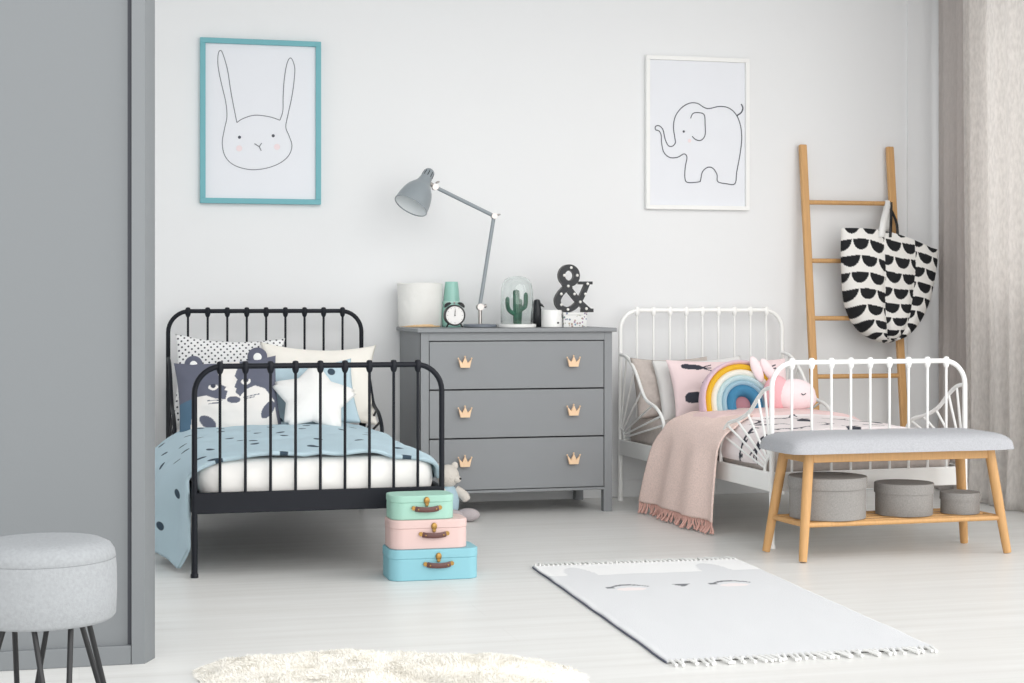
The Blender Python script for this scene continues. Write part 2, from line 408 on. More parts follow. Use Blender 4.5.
el = [(110,345),(97,340),(97,328),(110,325),(125,340),(133,375),(145,400),(160,403),(172,390),(170,370),(165,330),(172,290),(195,258),(225,240),(255,240),(280,255),(300,260),(340,252),(375,258),(402,282),(418,320),(424,370),(418,430),(405,500),(398,545),(365,545),(333,537),(330,510),(315,487),(295,483),(275,500),(268,530),(262,538),(218,540),(208,520),(210,480),(216,445),(205,432),(180,445),(150,445),(128,425),(120,390),(118,360)]
dr = MB(); ribbon(dr, [pc(*p, *K) for p in el], 0.0048, -0.0150, closed=True)
ribbon(dr, [pc(*p, *K) for p in [(230,297),(240,278),(265,276),(282,285),(285,320),(285,360),(270,380),(250,378),(236,365)]], 0.0048, -0.0150)
ribbon(dr, [pc(*p, *K) for p in [(405,287),(422,275),(428,258),(422,243)]], 0.007, -0.0150)
disc(dr, pc(204,347,*K), 0.006, -0.0150)
obj('elephant_outline', dr, M_inkdark, t)
e = MB(); disc(e, pc(226,382,*K), 0.009, -0.0150); obj('cheek', e, M_blush, t)

# ================================================================== BEDS
HEADFAN = [(0.0, .70), (.1, .684), (.2, .621), (.317, .507), (.454, .47), (.533, .421), (.546, .372), (.548, .292)]
FOOTFAN = [(0.0, .621), (.06, .61), (.12, .575), (.2, .515), (.30, .478), (.39, .458), (.44, .42), (.468, .36), (.472, .292)]
def bed(label, loc, rotz, w, L, m, footh=.73, footfans=True):
    t = thing('metal_bed', label, 'bed', loc, rotz); hw = w / 2
    def hoop(y, h, Rr=0.095):
        p = [(-hw, y, .2), (-hw, y, .45), (-hw, y, h - Rr)]
        p += [(-hw + Rr - Rr*math.cos(R(a)), y, h - Rr + Rr*math.sin(R(a))) for a in range(10, 91, 10)]
        p += [(hw - Rr + Rr*math.sin(R(a)), y, h - Rr + Rr*math.cos(R(a))) for a in range(0, 90, 10)]
        return p + [(hw, y, h - Rr), (hw, y, .45), (hw, y, .2)]
    for nm, y, h in (('headboard', 0, .91), ('footboard', -L, footh)):
        o = obj(nm + '_frame', MB().tube(hoop(y, h), .0098, 14), m, t)
        obj('cross_bar', MB().box((-hw, y - .009, .22), (hw, y + .009, .293)), m, t, bevel=.003)
        for i in range(1, 10):
            x = -hw + w * i / 10
            s_ = MB().tube([(x, y, .29), (x, y, h - .006)], .0052, 10)
            s_.lathe([(.0052, -.028), (.0095, -.022), (.0125, -.012), (.0125, .007), (.009, .0155), (.003, .0175)], 14, Matrix.Translation((x, y, h)))
            obj('spindle', s_, m, t)
        for x in (-hw, hw):
            obj('leg', MB().tube([(x, y, .004), (x, y, .215)], .0108, 14).lathe([(.0135, 0), (.0135, .012), (.0108, .016)], 14, Matrix.Translation((x, y, 0))), m, t)
    for sx in (-1, 1):
        x = sx * hw
        obj('side_rail', MB().box((x - .009, -L + .01, .22), (x + .009, -.01, .293)), m, t, bevel=.003)
        for nm, cur, y0, dr_ in (('head', HEADFAN, 0, -1), ('foot', FOOTFAN, -L, 1)):
            if nm == 'foot' and not footfans: continue
            P = smoothpath([(x, y0 + dr_ * d_, z) for d_, z in cur], 6)
            fb = MB().tube(P, .0082, 10)
            hr = .062
            fb.tube([(x, y0 + dr_ * hr * math.sin(R(a)), .293 + hr * math.cos(R(a))) for a in range(0, 91, 15)], .006, 8)
            f = obj('side_fan', fb, m, t)
            n_ = 6
            for i in range(n_):
                a = R(12 + 66 * i / (n_ - 1)); q = P[int(len(P) * (0.13 + 0.66 * i / (n_ - 1)))]
                obj('spoke', MB().tube([(x, y0 + dr_ * hr * math.sin(a), .293 + hr * math.cos(a)), tuple(q)], .0050, 8), m, f)
    obj('slatted_base', MB().box((-hw + .01, -L + .02, .232), (hw - .01, -.02, .25)), m, t)
    return t
BX, BY, BW, BL = 0.8225, 7.64, 0.873, 1.765
bed('black metal bed frame with upright bars beside the grey wardrobe', (BX, BY, 0), 0, BW, BL, M_blackmetal, .73, False)
WX, WY_, WW, WL, WR = 2.938, 7.66, 0.853, 1.63, R(2.8)
bed('white metal bed frame with fan shaped side panels next to the wooden ladder', (WX, WY_, 0), WR, WW, WL, M_whitemetal, .717)
def wb(x, y, z=0):        # white bed local -> world
    return Vector((WX + x * math.cos(WR) - y * math.sin(WR), WY_ + x * math.sin(WR) + y * math.cos(WR), z))

def mattress(nm, label, m, loc, rotz, w, L, z0, z1, puff=.012):
    mb = MB(); P = rrect(-w/2, w/2, -L/2, L/2, .07, 6); n = len(P)
    vs = []; prof = [(0, .0), (.018, .3), (.03, .7), (.03, 1.2)]
    h = z1 - z0; lv = []
    for k in range(0, 9):
        t_ = k / 8; off = -.028 * abs(2*t_ - 1) ** 3.0 + puff * math.sin(PI * t_); lv.append((off, z0 + h * t_))
    # densify outline
    D = []
    for i in range(n):
        a = Vector(P[i]); b_ = Vector(P[(i+1) % n]); k = max(1, int((b_ - a).length / .03))
        for j in range(k): D.append(a + (b_ - a) * j / k)
    n = len(D)
    for off, z in lv:
        for i, p in enumerate(D):
            d_ = Vector((p.x / (w/2), p.y / (L/2))); dn = Vector((p.x, p.y)) - Vector((max(-w/2+.07, min(w/2-.07, p.x)), max(-L/2+.07, min(L/2-.07, p.y))))
            dn = dn.normalized() if dn.length > 1e-6 else Vector((0, 0))
            ww = .006 * nz(p.x * 9, p.y * 9, z * 12)
            vs.append((p.x + dn.x * (off + ww), p.y + dn.y * (off + ww), z))
    fs = []
    for j in range(8):
        for i in range(n): l = (i+1) % n; fs.append((j*n+i, j*n+l, (j+1)*n+l, (j+1)*n+i))
    fs += [tuple(reversed(range(n))), tuple(8*n + i for i in range(n))]
    mb.add(vs, fs)
    o = obj(nm, mb, m, sharp=60); o.location = loc; o.rotation_euler = (0, 0, rotz)
    return tagp(o, label, 'mattress')
mattress('mattress', 'white mattress lying on the black metal bed', M_mattress, (BX, BY - BL/2, .25), 0, BW - .05, BL - .055, 0, .150)
c_ = wb(0, -WL/2)
mattress('mattress', 'beige covered mattress lying on the white metal bed', M_linen, (c_.x, c_.y, .25), WR, WW - .055, WL - .07, 0, .155)

def sheet(nm, mb_m, prof_fn, y0, y1, nu, nv, label, cat, origin, th=.02, colf=None, tf=None, wr=.006, sub=0, uvs=1.0, drape=False):
    """prof_fn(v) -> list of (x,z); swept along y"""
    mb = MB()
    cache = []
    for j in range(nv + 1):
        v = j / nv; P = smoothpath([(x, 0, z) for x, z in prof_fn(v)], 8)
        L_ = [0]
        for a, b_ in zip(P, P[1:]): L_.append(L_[-1] + (b_ - a).length)
        row = []
        for i in range(nu + 1):
            s_ = L_[-1] * i / nu; k = 0
            while k < len(L_) - 2 and L_[k+1] < s_: k += 1
            f = (s_ - L_[k]) / max(1e-9, L_[k+1] - L_[k]); p = P[k].lerp(P[k+1], f); row.append((p, s_))
        cache.append(row)
    def fn(u, v):
        j = round(v * nv); i = round(u * nu); p, s_ = cache[j][i]
        Y0 = y0(u) if callable(y0) else y0; Y1 = y1(u) if callable(y1) else y1
        y = Y0 + (Y1 - Y0) * v
        q = Vector((p.x, y, p.z))
        a = nz(s_ * 7, y * 7, 3) + .5 * nz(s_ * 16, y * 16, 9)
        q += Vector((.3 * a * wr, 0, a * wr))
        if drape and q.z < .36:
            g = min(1, (.36 - q.z) / .12) * min(1, v / .06)
            q.x += g * (.013 * math.sin(y * 26 + q.z * 9) + .010 * nz(y * 9, q.z * 7, 2)); q.y += g * .012 * math.sin(q.z * 14)
        if tf: q = tf(q, u, v, s_)
        return q, (colf(s_, y) if colf else None), (s_ * uvs, y * uvs)
    mb.grid(nu, nv, fn)
    o = obj(nm, mb, mb_m, sharp=0, solid=th, soff=1 if th > 0 else 0, origin=origin, sub=sub)
    if label: tagp(o, label, cat)
    return o
# blue spotted duvet, sweeping down the left side almost to the floor
def dprof(v):
    k = min(1, v / .20); e = (1 - k) ** 2
    fo = (.020 * math.sin(v * 17 + .4) + .012 * math.sin(v * 33 + 1)) * min(1, v / .1)
    hem = .10 - 1.15 * v if v < .075 else .014 + .035 * abs(math.sin((v - .075) * 8)) 
    out = -.085 * k
    d = .018 * e
    return [(.376 + out + fo, hem), (.376 + out + fo, .16), (.374 + out + fo * .8, .23), (.370 + out * .8 + fo * .5, .31), (.380 + .25 * out, .365 - d), (.42 + .04 * e, .402 - d),
            (.54, .418 - d), (.70, .426 - d), (.85, .432 - d), (1.0, .428 - d), (1.10, .415 - d), (1.185, .400 - d * .8), (1.238, .366 - d * .5), (1.2475, .312)]
sheet('duvet', M_bluedots, dprof, 5.905, 7.12, 130, 110, 'pale blue duvet with dark spots draped over the black bed down to the floor', 'duvet', (BX, 6.5, .44), th=.014, wr=.010, drape=True)
# ================================================================== PILLOWS
def pillow(name, label, m, w, h, th, loc, rot, colf=None, pinch=.07, n=(60, 44), cat='pillow', wr=.004, seed=0, pw=.42, as_part=None):
    mb = MB()
    for side in (-1, 1):
        def fn(u, v):
            a, b_ = 2*u - 1, 2*v - 1
            x = a * w/2 * (1 - pinch * (1 - b_*b_)); z = h/2 + b_ * h/2 * (1 - pinch * (1 - a*a))
            q = max(0, (1 - a*a) * (1 - b_*b_)) ** pw
            q *= 1 + .25 * nz(a * 1.7 + seed, b_ * 1.7)
            y = side * th/2 * q + wr * q * nz(a * 5 + seed, b_ * 5, side)
            ed = min(1, 4 * (1 - max(abs(a), abs(b_)))); 
            z += -.03 * h * (1 - a*a) * max(0, b_) * (1 if pinch > .04 else 0)
            return (x, y, z), (colf(u, v, side) if colf else None), (x * 1.0 + seed, z * 1.0)
        mb.grid(n[0], n[1], fn)
    o = obj(name, mb, m, sharp=0, merge=not colf)
    if colf:
        pass
    o.location = loc; o.rotation_euler = rot
    return tagp(o, label, cat)
def tilt(a, z=0, roll=0): return (R(-a), R(roll), R(z))
pillow('bed_pillow', 'white pillow with tiny black dots against the bars at the left of the black bed', M_dots, .48, .41, .11, (.628, 7.41, .40), tilt(12, -3, 2.5), seed=1, n=(70, 50))
pillow('bed_pillow', 'plain white pillow behind the blue spotted one on the black bed', M_creamcotton, .52, .375, .12, (1.020, 7.30, .415), tilt(20, 0, 2), seed=2, pinch=.12, pw=.38)
pillow('bed_pillow', 'pale blue pillow with dark spots behind the white star cushion', M_bluedots, .40, .30, .10, (.975, 7.13, .415), tilt(24, 0, -5), seed=3)
# badger cushion
G1, CR = lin((101, 104, 119)), lin((238, 234, 230)); DK = lin((70, 74, 88)); TE = lin((84, 112, 134))
pl = [(60, 120), (322, 120), (322, 230), (335, 290), (330, 305), (362, 325), (352, 345), (368, 352), (352, 400), (300, 392), (250, 370), (205, 368), (60, 400)]
pr = [(452, 120), (445, 190), (415, 262), (428, 285), (408, 330), (420, 340), (412, 362), (436, 386), (470, 350), (525, 330), (580, 350), (622, 405), (648, 440), (700, 440), (700, 120)]
def badger(u, v, side):
    if side > 0: return G1
    x = 95 + u * 552; y = 558 - v * 395
    def el_(cx, cy, rx, ry, an=0):
        dx, dy = x - cx, y - cy; c, s = math.cos(R(an)), math.sin(R(an)); return ((dx*c + dy*s) / rx) ** 2 + ((-dx*s + dy*c) / ry) ** 2 < 1
    if el_(398, 403, 38, 19): return G1
    for cx, cy in ((290, 320), (475, 300)):
        if el_(cx, cy - 5, 15, 13): return DK
        if el_(cx, cy + 2, 27, 20) and y > cy - 10: return CR
    if el_(248, 507, 52, 27, 35): return G1
    if el_(585, 462, 26, 58, 42): return G1
    if inpoly(x, y, pl) or inpoly(x, y, pr): return G1
    if u > .965 and y > 330: return G1
    if u < .1 + .1 * v and y > 250: return TE
    for (x0, y0, x1, y1) in ((250, 398, 335, 403), (255, 416, 330, 414), (455, 392, 545, 378), (460, 400, 515, 392)):
        if x0 < x < x1 and abs(y - (y0 + (y1 - y0) * (x - x0) / (x1 - x0))) < 2.2: return G1
    return CR
bt = thing('badger_cushion', 'grey and white badger face cushion with round ears on the black bed', 'cushion', (.612, 7.03, .405), rot=tilt(20, -3, -4))
o = pillow('face', None, M_print, .425, .325, .11, (0, 0, 0), (0, 0, 0), colf=badger, pinch=.05, n=(150, 120), seed=4); o.parent = bt
for k in ('label', 'category'):
    if k in o: del o[k]
for ex, ez, rr in ((-.132, .313, .038), (.135, .325, .042)):
    er = obj('ear', MB().ell((ex, 0, ez), (rr, .014, rr)), M_badgergrey, bt)
    obj('inner_ear', MB().ell((ex, -.0105, ez - .004), (rr * .44, .006, rr * .46)), M_whitecotton, er, label='white inner ear')
# star cushion
def star(name, label, loc, rot, ro, ri, th, m, ang0=90):
    mb = MB(); N = 10; NS = 100; NR = 14
    def rad(a):
        k = ((a - R(ang0)) / (2*PI/5)) % 1; k = min(k, 1 - k) * 2
        x0, y0 = ro, 0; x1, y1 = ri * math.cos(PI/5), ri * math.sin(PI/5)
        th_ = k * PI/5; c, s = math.cos(th_), math.sin(th_)
        r = (x0*y1 - x1*y0) / (c * (y1 - y0) - s * (x1 - x0))
        return r * (1 - .16 * max(0, 1 - k * 6) ** 2)
    for side in (-1, 1):
        def fn(u, v):
            a = 2*PI*u; r = rad(a) * v
            y = side * th/2 * (1 - v ** 2.4) ** .55 * (.72 + .28 * (1 - v * v)) * (1 + .1 * nz(3 * v * math.cos(a), 3 * v * math.sin(a), 1))
            return (r * math.cos(a), y, ro * .8 + r * math.sin(a)), None, None
        mb.grid(NS, NR, fn)
    o = obj(name, mb, m, sharp=0, merge=True); o.location = loc; o.rotation_euler = rot
    return tagp(o, label, 'cushion')
star('star_cushion', 'white star shaped cushion leaning on the blue spotted pillow', (.935, 6.91, .425), tilt(42, -4, 6), .205, .122, .09, M_whitecotton)

# --- white bed linen
def shape_strokes(x, y, shapes):
    for (cx, cy, ln, wd_, an, kind) in shapes:
        dx, dy = x - cx, y - cy
        if abs(dx) > ln or abs(dy) > ln: continue
        c, s = math.cos(an), math.sin(an); a = (dx*c + dy*s) / ln; b_ = (-dx*s + dy*c) / wd_
        if kind == 0:
            if -.5 < a < .2 and abs(b_) < .5 * math.sqrt(max(0, 1 - ((a + .15) / .36) ** 4)): return True
            if .15 < a < .5:
                for k in (-1, 0, 1):
                    if abs(b_ - k * (a - .15) * 1.6) < .10: return True
        else:
            if abs(a) < .5 and abs(b_ - .9 * (a * a * 4 - .5)) < .16 : return True
            for k in (-.4, -.13, .13, .4):
                if abs(a - k) < .03 and -.6 < b_ - .9 * (k*k*4 - .5) < 0: return True
    return False
INK = lin((62, 64, 74)); PNK = lin((243, 221, 222)); WHT = lin((243, 234, 234)); PNK2 = lin((240, 212, 210))
random.seed(5)
dshapes = []
for i in range(6):
    for j in range(4):
        dshapes.append((.08 + i * .19 + random.uniform(-.02, .02), 6.12 + j * .19 + random.uniform(-.02, .02) + (.08 if i % 2 else 0), random.uniform(.14, .18), random.uniform(.042, .06), random.choice((0, 0.3, 1.2, 2.0, PI, 2.6)), (i + j) % 2))
def dcol(s_, y):
    if y > 6.70: return PNK2
    if shape_strokes(s_, y, dshapes): return INK
    return WHT
def wprof(v):
    return [(2.535 + .06*(1-v)*0, .315), (2.528, .345), (2.545, .40), (2.60, .428), (2.75, .437), (2.95, .445), (3.10, .44), (3.22, .425), (3.31, .39), (3.352, .34), (3.357, .31)]
def wtf(q, u, v, s_):
    q.z += .022 * max(0, min(1, (q.y - 6.68) / .05)) * (1 if q.x > 2.62 else max(0, (q.x - 2.54) / .08)) * (1 if q.x < 3.25 else max(0, (3.34 - q.x) / .09)); q.x += .0425 * (7.66 - q.y) * 1.15 - .008; return q
sheet('duvet', M_print, wprof, 6.085, 6.95, 230, 190, 'white duvet with black feather prints and pink top edge on the white bed', 'duvet', (2.95, 6.5, .43), th=.012, colf=dcol, tf=wtf, wr=.006)
# rose throw
def thprof(v):
    fo = .010 * math.sin(v * 17) + .008 * math.sin(v * 9 + 1)
    return [(2.460 + fo, .055), (2.468 + fo, .18), (2.480 + fo * .8, .30), (2.502, .375), (2.55, .425), (2.64, .450), (2.78, .462), (2.90, .470)]
def ty0(u): return 6.39 + max(0, u - .55) * 1.05
def ty1(u): return 7.15 - min(u, .45) * .3 + max(0, u - .6) * .2
def thtf(q, u, v, s_):
    q.x += .0425 * (7.2 - q.y) - .006; return q
tw = thing('throw_blanket', 'rose pink throw with fringed end hanging off the white bed to the floor', 'blanket', (2.48, 6.8, 0))
o = sheet('cloth', M_throw, thprof, ty0, ty1, 90, 80, None, None, (0, 0, 0), th=.008, tf=thtf, wr=.006)
o.location = (-2.48, -6.8, 0); o.parent = tw
for k in range(64):
    v = (k + .5) / 64; y = 6.39 + .76 * v; fo = .010 * math.sin(v * 17) + .008 * math.sin(v * 9 + 1)
    x = 2.460 + fo + .0425 * (7.2 - y) - .006
    a, b_ = random.uniform(-.012, .012), random.uniform(-.014, .014)
    lift = .0 
    P = smoothpath([(x, y, .062), (x - .004, y + b_ * .3, .042), (x - .006 + a, y + b_, .020), (x - .012 + a * 1.5, y + b_ * 1.6, .008)], 3)
    obj('tassel', MB().tube([p - Vector((2.48, 6.8, 0)) for p in P], [.0028 + .0026 * (i / (len(P)-1)) for i in range(len(P))], 6), M_fringe, tw)
# pillows on white bed
a_ = wb(-.215, -.20); pillow('bed_pillow', 'beige linen pillow at the left end of the white bed', M_linen, .42, .295, .13, (a_.x, a_.y, .405), tilt(16, 10, 0), seed=6, pinch=.05)
a_ = wb(-.11, -.31); pillow('bed_pillow', 'pale grey pillow between the beige and the pink pillows', M_greycotton, .46, .305, .10, (a_.x, a_.y, .400), tilt(20, 4, -2), seed=7, pinch=.05)
pshp = [(.21, .86, .24, .075, -.10, 0), (.175, .33, .21, .13, -.10, 0), (.235, .56, .06, .05, 0, 2), (.75, .8, .3, .08, .1, 0), (.8, .4, .3, .1, -.2, 0)]
def pinkp(u, v, side):
    if side > 0: return PNK
    x, y = u, v * .72
    for (cx, cy, ln, wd_, an, kind) in pshp:
        if kind == 2:
            if (x - cx) ** 2 + (y - cy * .72) ** 2 < .02 ** 2: return INK
        elif shape_strokes(x, y, [(cx, cy * .72, ln, wd_, an, 0)]): return INK
    return PNK
a_ = wb(-.018, -.43); pillow('bed_pillow', 'pink pillow with dark feather prints behind the rainbow cushion', M_print, .61, .30, .11, (a_.x, a_.y, .405), tilt(22, 3, 0), colf=pinkp, seed=8, pinch=.05, n=(150, 100))
# rainbow
q_ = at(743, 415, 6.97)
rt = thing('rainbow_cushion', 'rainbow arch cushion with yellow and blue bands on the white bed', 'cushion', (q_.x + .012, 6.985, .444), rot=tilt(18, 2, 0))
rt.scale = (1.08, 1.08, 1.08)
bands = [(.181, .009), (.160, .0125), (.136, .0135), (.112, .0120), (.090, .012), (.060, .022)]
for (rr, tr), m_ in zip(bands, RB):
    st = .045; P = [(-rr, 0, .006), (-rr, 0, st * .5)] + [(-rr * math.cos(R(a)), 0, st + rr * math.sin(R(a))) for a in range(0, 181, 9)] + [(rr, 0, st * .5), (rr, 0, .006)]
    dd = .032 if rr > .08 else .04
    obj('band', MB().tube(P, tr * 1.12, 12, flat=((0, 1, 0), dd / tr / 1.12)), m_, rt)
obj('inner_panel', MB().ell((0, .01, .05), (.045, .012, .055)), M_dusky, rt)
# pink plush animal
q_ = at(792, 394, 6.93)
pt = thing('plush_toy', 'pale pink plush animal with upright ears beside the rainbow cushion', 'plush toy', (q_.x, 6.93, .462))
def rotm(ax, a): return Matrix.Rotation(R(a), 3, ax)
obj('head', MB().ell((.012, 0, .074), (.100, .058, .072)), M_pinkplush, pt)
obj('snout', MB().ell((.068, -.006, .058), (.045, .042, .044)), M_pinkplush, pt)
obj('body', MB().ell((-.065, .02, .080), (.062, .055, .082)), M_roseplush, pt, label='rose pink body')
for ex, ez, an in ((-.150, .215, -24), (-.092, .208, -34)):
    obj('ear', MB().ell((ex + .012, .075, ez - .028), (.024, .016, .064), Matrix.Rotation(R(an), 3, 'Y')), M_pinkplush, pt)
P = [(.018, -.060, .083), (.028, -.0615, .077), (.040, -.058, .083)]
obj('eye', MB().tube(smoothpath(P, 4), .0022, 6), M_inkdark, pt)

# ================================================================== DRESSER
DX0, DX1, DY0, DH = 1.459, 2.345, 7.25, .834
dcx = (DX0 + DX1) / 2; dz0 = .10
dt = thing('dresser', 'grey chest of three drawers with crown knobs between the two beds', 'chest of drawers', (dcx, DY0, 0)); hw = (DX1 - DX0) / 2; dd = YW - .016 - DY0
bo = MB().box((-hw, .003, dz0), (-hw + .035, dd - .002, DH - .018)).box((hw - .035, .003, dz0), (hw, dd - .002, DH - .018)).box((-hw + .035, dd - .02, dz0), (hw - .035, dd - .002, DH - .018)).box((-hw + .035, .02, dz0 + .001), (hw - .035, dd - .02, dz0 + .02))
obj('body', bo, M_dresser, dt)
fr = MB().box((-hw, 0, dz0 - .0), (-hw + .037, .02, DH - .018)).box((hw - .037, 0, dz0), (hw, .02, DH - .018)).box((-hw + .037, 0, .779), (hw - .037, .02, DH - .018)).box((-hw + .037, 0, dz0), (hw - .037, .02, .112))
obj('front_frame', fr, M_dresser, dt, bevel=.0015)
obj('top', MB().box((-hw - .018, -.018, DH - .018), (hw + .018, dd, DH)), M_dresser, dt, bevel=.003)
for sx in (-1, 1):
    for y0 in (0.0, dd - .045):
        x0 = sx * hw - (0 if sx < 0 else .04)
        obj('leg', MB().box((x0, y0, 0), (x0 + .04, y0 + .04, dz0 + .003)), M_dresser, dt, bevel=.001)
crown = [(-.021, -.022), (.021, -.022), (.030, .018), (.012, -.002), (0, .026), (-.012, -.002), (-.030, .018)]
for z0, z1, zk in ((.564, .775, .682), (.347, .558, .462), (.116, .341, .243)):
    dw = obj('drawer', MB().box((-hw + .040, .001, z0), (hw - .040, .3, z1)), M_dresser, dt, bevel=.0015)
    for kx in (464.5, 573):
        kq = at(kx, 363, DY0 - .01)
        k_ = MB().prism([(kq.x - dcx + a, zk + b_) for a, b_ in crown], -.026, -.014)
        k_.tube([(kq.x - dcx, -.016, zk - .006), (kq.x - dcx, .002, zk - .006)], .006, 10)
        for a, b_ in ((.030, .019), (0, .027), (-.030, .019)): k_.ell((kq.x - dcx + a, -.020, zk + b_), (.004, .004, .004), nu=8, nv=6)
        obj('crown_knob', k_, M_crown, dw, label='pale wooden crown knob')
TZ = DH
# fabric basket
bq = (1.531, 7.625, TZ)
bk = thing('storage_basket', 'cream fabric basket at the left end of the dresser top', 'basket', bq)
pr_ = [(.088, 0.0), (.094, .01), (.096, .10), (.099, .19), (.1005, .196), (.096, .198), (.092, .19), (.090, .02), (.0, .018)]
mb = MB(); mb.lathe(pr_[:-1] + [(.001, .018)], 48)
for v in mb.v:
    a = math.atan2(v.y, v.x); d_ = 1 + .018 * nz(math.cos(a) * 2, math.sin(a) * 2, v.z * 12)
    v.x *= d_ * 1.06; v.y *= d_; v.z *= 1.03; v.z += .0025 * math.sin(a * 3) * (v.z / .2)
obj('fabric_body', mb, M_basket, bk)
obj('wooden_base', MB().lathe([(.090, 0.0005), (.0955, .003), (.0960, .012), (.0945, .014)], 40), M_wood_light, bk)
# green tapered vase
vq = at(451.5, 326, 7.60)
vt = thing('vase', 'tall pale green tapered vase behind the alarm clock', 'vase', (vq.x, 7.60, TZ))
obj('body', MB().lathe([(.040, 0), (.044, .004), (.0445, .07), (.039, .1105), (.035, .16), (.030, .208), (.028, .211), (.026, .209), (.026, .19), (.001, .188)], 36), M_greenceramic, vt)
obj('rim_band', MB().lathe([(.0405, .108), (.043, .111), (.043, .118), (.0395, .121)], 36, cap=False), mat('pale_green_glaze', (178, 214, 204), .3), vt)
# alarm clock
cq = at(454.5, 315.5, 7.33)
ck = thing('alarm_clock', 'small black twin bell alarm clock in front of the green vase', 'clock', (cq.x, 7.33, TZ), R(-4))
cr_ = .0475; cz = .0575
My = Matrix.Translation((0, .022, cz)) @ Matrix.Rotation(R(90), 4, 'X')
obj('case', MB().lathe([(cr_ - .008, -.02), (cr_ - .001, -.012), (cr_, 0), (cr_, .036), (cr_ - .002, .041), (cr_ - .0055, .041), (cr_ - .007, .036)], 44, My), M_black, ck)
dl = obj('dial', MB().lathe([(cr_ - .007, .034), (cr_ - .0072, .0365)], 40, My), M_dial, ck)
tk = MB()
for k in range(12):
    a = 2*PI*k/12; r0, r1 = (.033 if k % 3 else .031), .037
    tk.tube([(r0 * math.sin(a), -.0150, cz + r0 * math.cos(a)), (r1 * math.sin(a), -.0150, cz + r1 * math.cos(a))], .0007, 5)
obj('hour_marks', tk, M_inkdark, dl)
hd = MB().tube([(0, -.0165, cz - .004), (.0, -.0165, cz + .020)], .0013, 6).tube([(0, -.0175, cz - .003), (.0015, -.0175, cz + .029)], .0009, 6).ell((0, -.017, cz), (.003, .0015, .003), nu=10, nv=6)
obj('hands', hd, M_black, ck)
for sx in (-1, 1):
    Mb = Matrix.Translation((sx * .029, .002, cz + .043)) @ Matrix.Rotation(R(sx * 34), 4, 'Y')
    obj('bell', MB().lathe([(.0185, 0), (.018, .005), (.014, .010), (.006, .0135), (.001, .014)], 24, Mb), M_black, ck)
    obj('foot', MB().tube([(sx * .026, 0, cz - .036), (sx * .037, 0, .0035)], [.004, .0035], 8), M_black, ck)
obj('hammer', MB().tube([(0, .003, cz + .044), (0, .003, cz + .053)], .0018, 8).ell((0, .003, cz + .056), (.005, .004, .004), nu=12, nv=8), M_chrome, ck)
# lamp
LY = 7.47
b0 = at(480, 326, LY)
lt = thing('desk_lamp', 'grey jointed desk lamp standing on the dresser', 'lamp', (b0.x, LY, TZ)); lo = Vector((b0.x, LY, TZ))
obj('base', MB().lathe([(.074, 0), (.078, .003), (.078, .011), (.074, .0155), (.02, .017), (.001, .0172)], 48), M_lampbase, lt)
j0 = at(480, 307, LY) - lo; j1 = at(494, 216, LY) - lo; j2 = at(435, 187, LY) - lo
def vec0(v): v.y = 0; return v
j0, j1, j2 = vec0(j0), vec0(j1), vec0(j2)
obj('stem_joint', MB().tube([(j0.x, 0, .016), (j0.x, 0, j0.z)], .009, 16).tube([(j0.x, -.017, j0.z), (j0.x, .017, j0.z)], .0155, 20).tube([(j0.x + .008, 0, j0.z), (j0.x + .024, 0, j0.z + .004)], .005, 10).ell((j0.x + .026, 0, j0.z + .005), (.006, .006, .010), nu=12, nv=8), M_chrome, lt, label='chrome joint')
obj('lower_arm', MB().tube([(j0.x, 0, j0.z + .01), tuple(j1)], .0088, 14), M_lamp, lt)
obj('elbow_joint', MB().tube([(j1.x, -.014, j1.z), (j1.x, .014, j1.z)], .0135, 20).tube([tuple(j1), (j1.x + .022, 0, j1.z + .006)], .0045, 10).ell((j1.x + .024, 0, j1.z + .007), (.008, .004, .004), nu=12, nv=8), M_chrome, lt, label='chrome joint')
obj('upper_arm', MB().tube([tuple(j1), tuple(j2)], .0088, 14), M_lamp, lt)
ax = Vector((.50, .26, .82)).normalized()
mc = at(408.5, 206.5, LY) - lo; mc.y = -.055
Ms = Matrix.Translation(mc) @ ax.to_track_quat('Z', 'Y').to_matrix().to_4x4()
sp = [(.0765, 0), (.0800, -.002), (.0815, .001), (.0800, .004), (.0785, .02), (.075, .045), (.069, .07), (.060, .092), (.048, .110), (.037, .124), (.031, .138), (.0275, .155), (.025, .185), (.0225, .196), (.015, .203), (.001, .205)]
sh = obj('lamp_shade', MB().lathe(sp, 48, Ms, cap=False), M_lamp, lt)
obj('shade_lining', MB().lathe([(.0790, .003), (.0765, .02), (.073, .045), (.067, .07), (.058, .092), (.046, .108), (.03, .120), (.001, .122)], 48, Ms, cap=False), M_lampin, sh, label='pale inside of the shade')
obj('bulb', MB().ell((0, 0, 0), (.022, .022, .03), nu=18, nv=12), M_bulb, sh).location = mc + ax * .062
vn = MB()
for k in range(10):
    a = 2*PI*k/10; vn.tube([Ms @ Vector((.0262*math.cos(a), .0262*math.sin(a), .163)), Ms @ Vector((.0240*math.cos(a), .0240*math.sin(a), .188))], .0022, 6)
obj('vent_slots', vn, M_darkceramic, sh)
pj = Ms @ Vector((0, 0, .145))
obj('shade_joint', MB().tube([(j2.x, -.016, j2.z), (j2.x, .016, j2.z)], .0145, 20).tube([tuple(j2), tuple(j2.lerp(pj, .55))], .010, 12).ell((j2.x + .012, 0, j2.z + .022), (.011, .005, .005), Matrix.Rotation(R(-20), 3, 'Y'), nu=12, nv=8), M_chrome, lt, label='chrome joint')
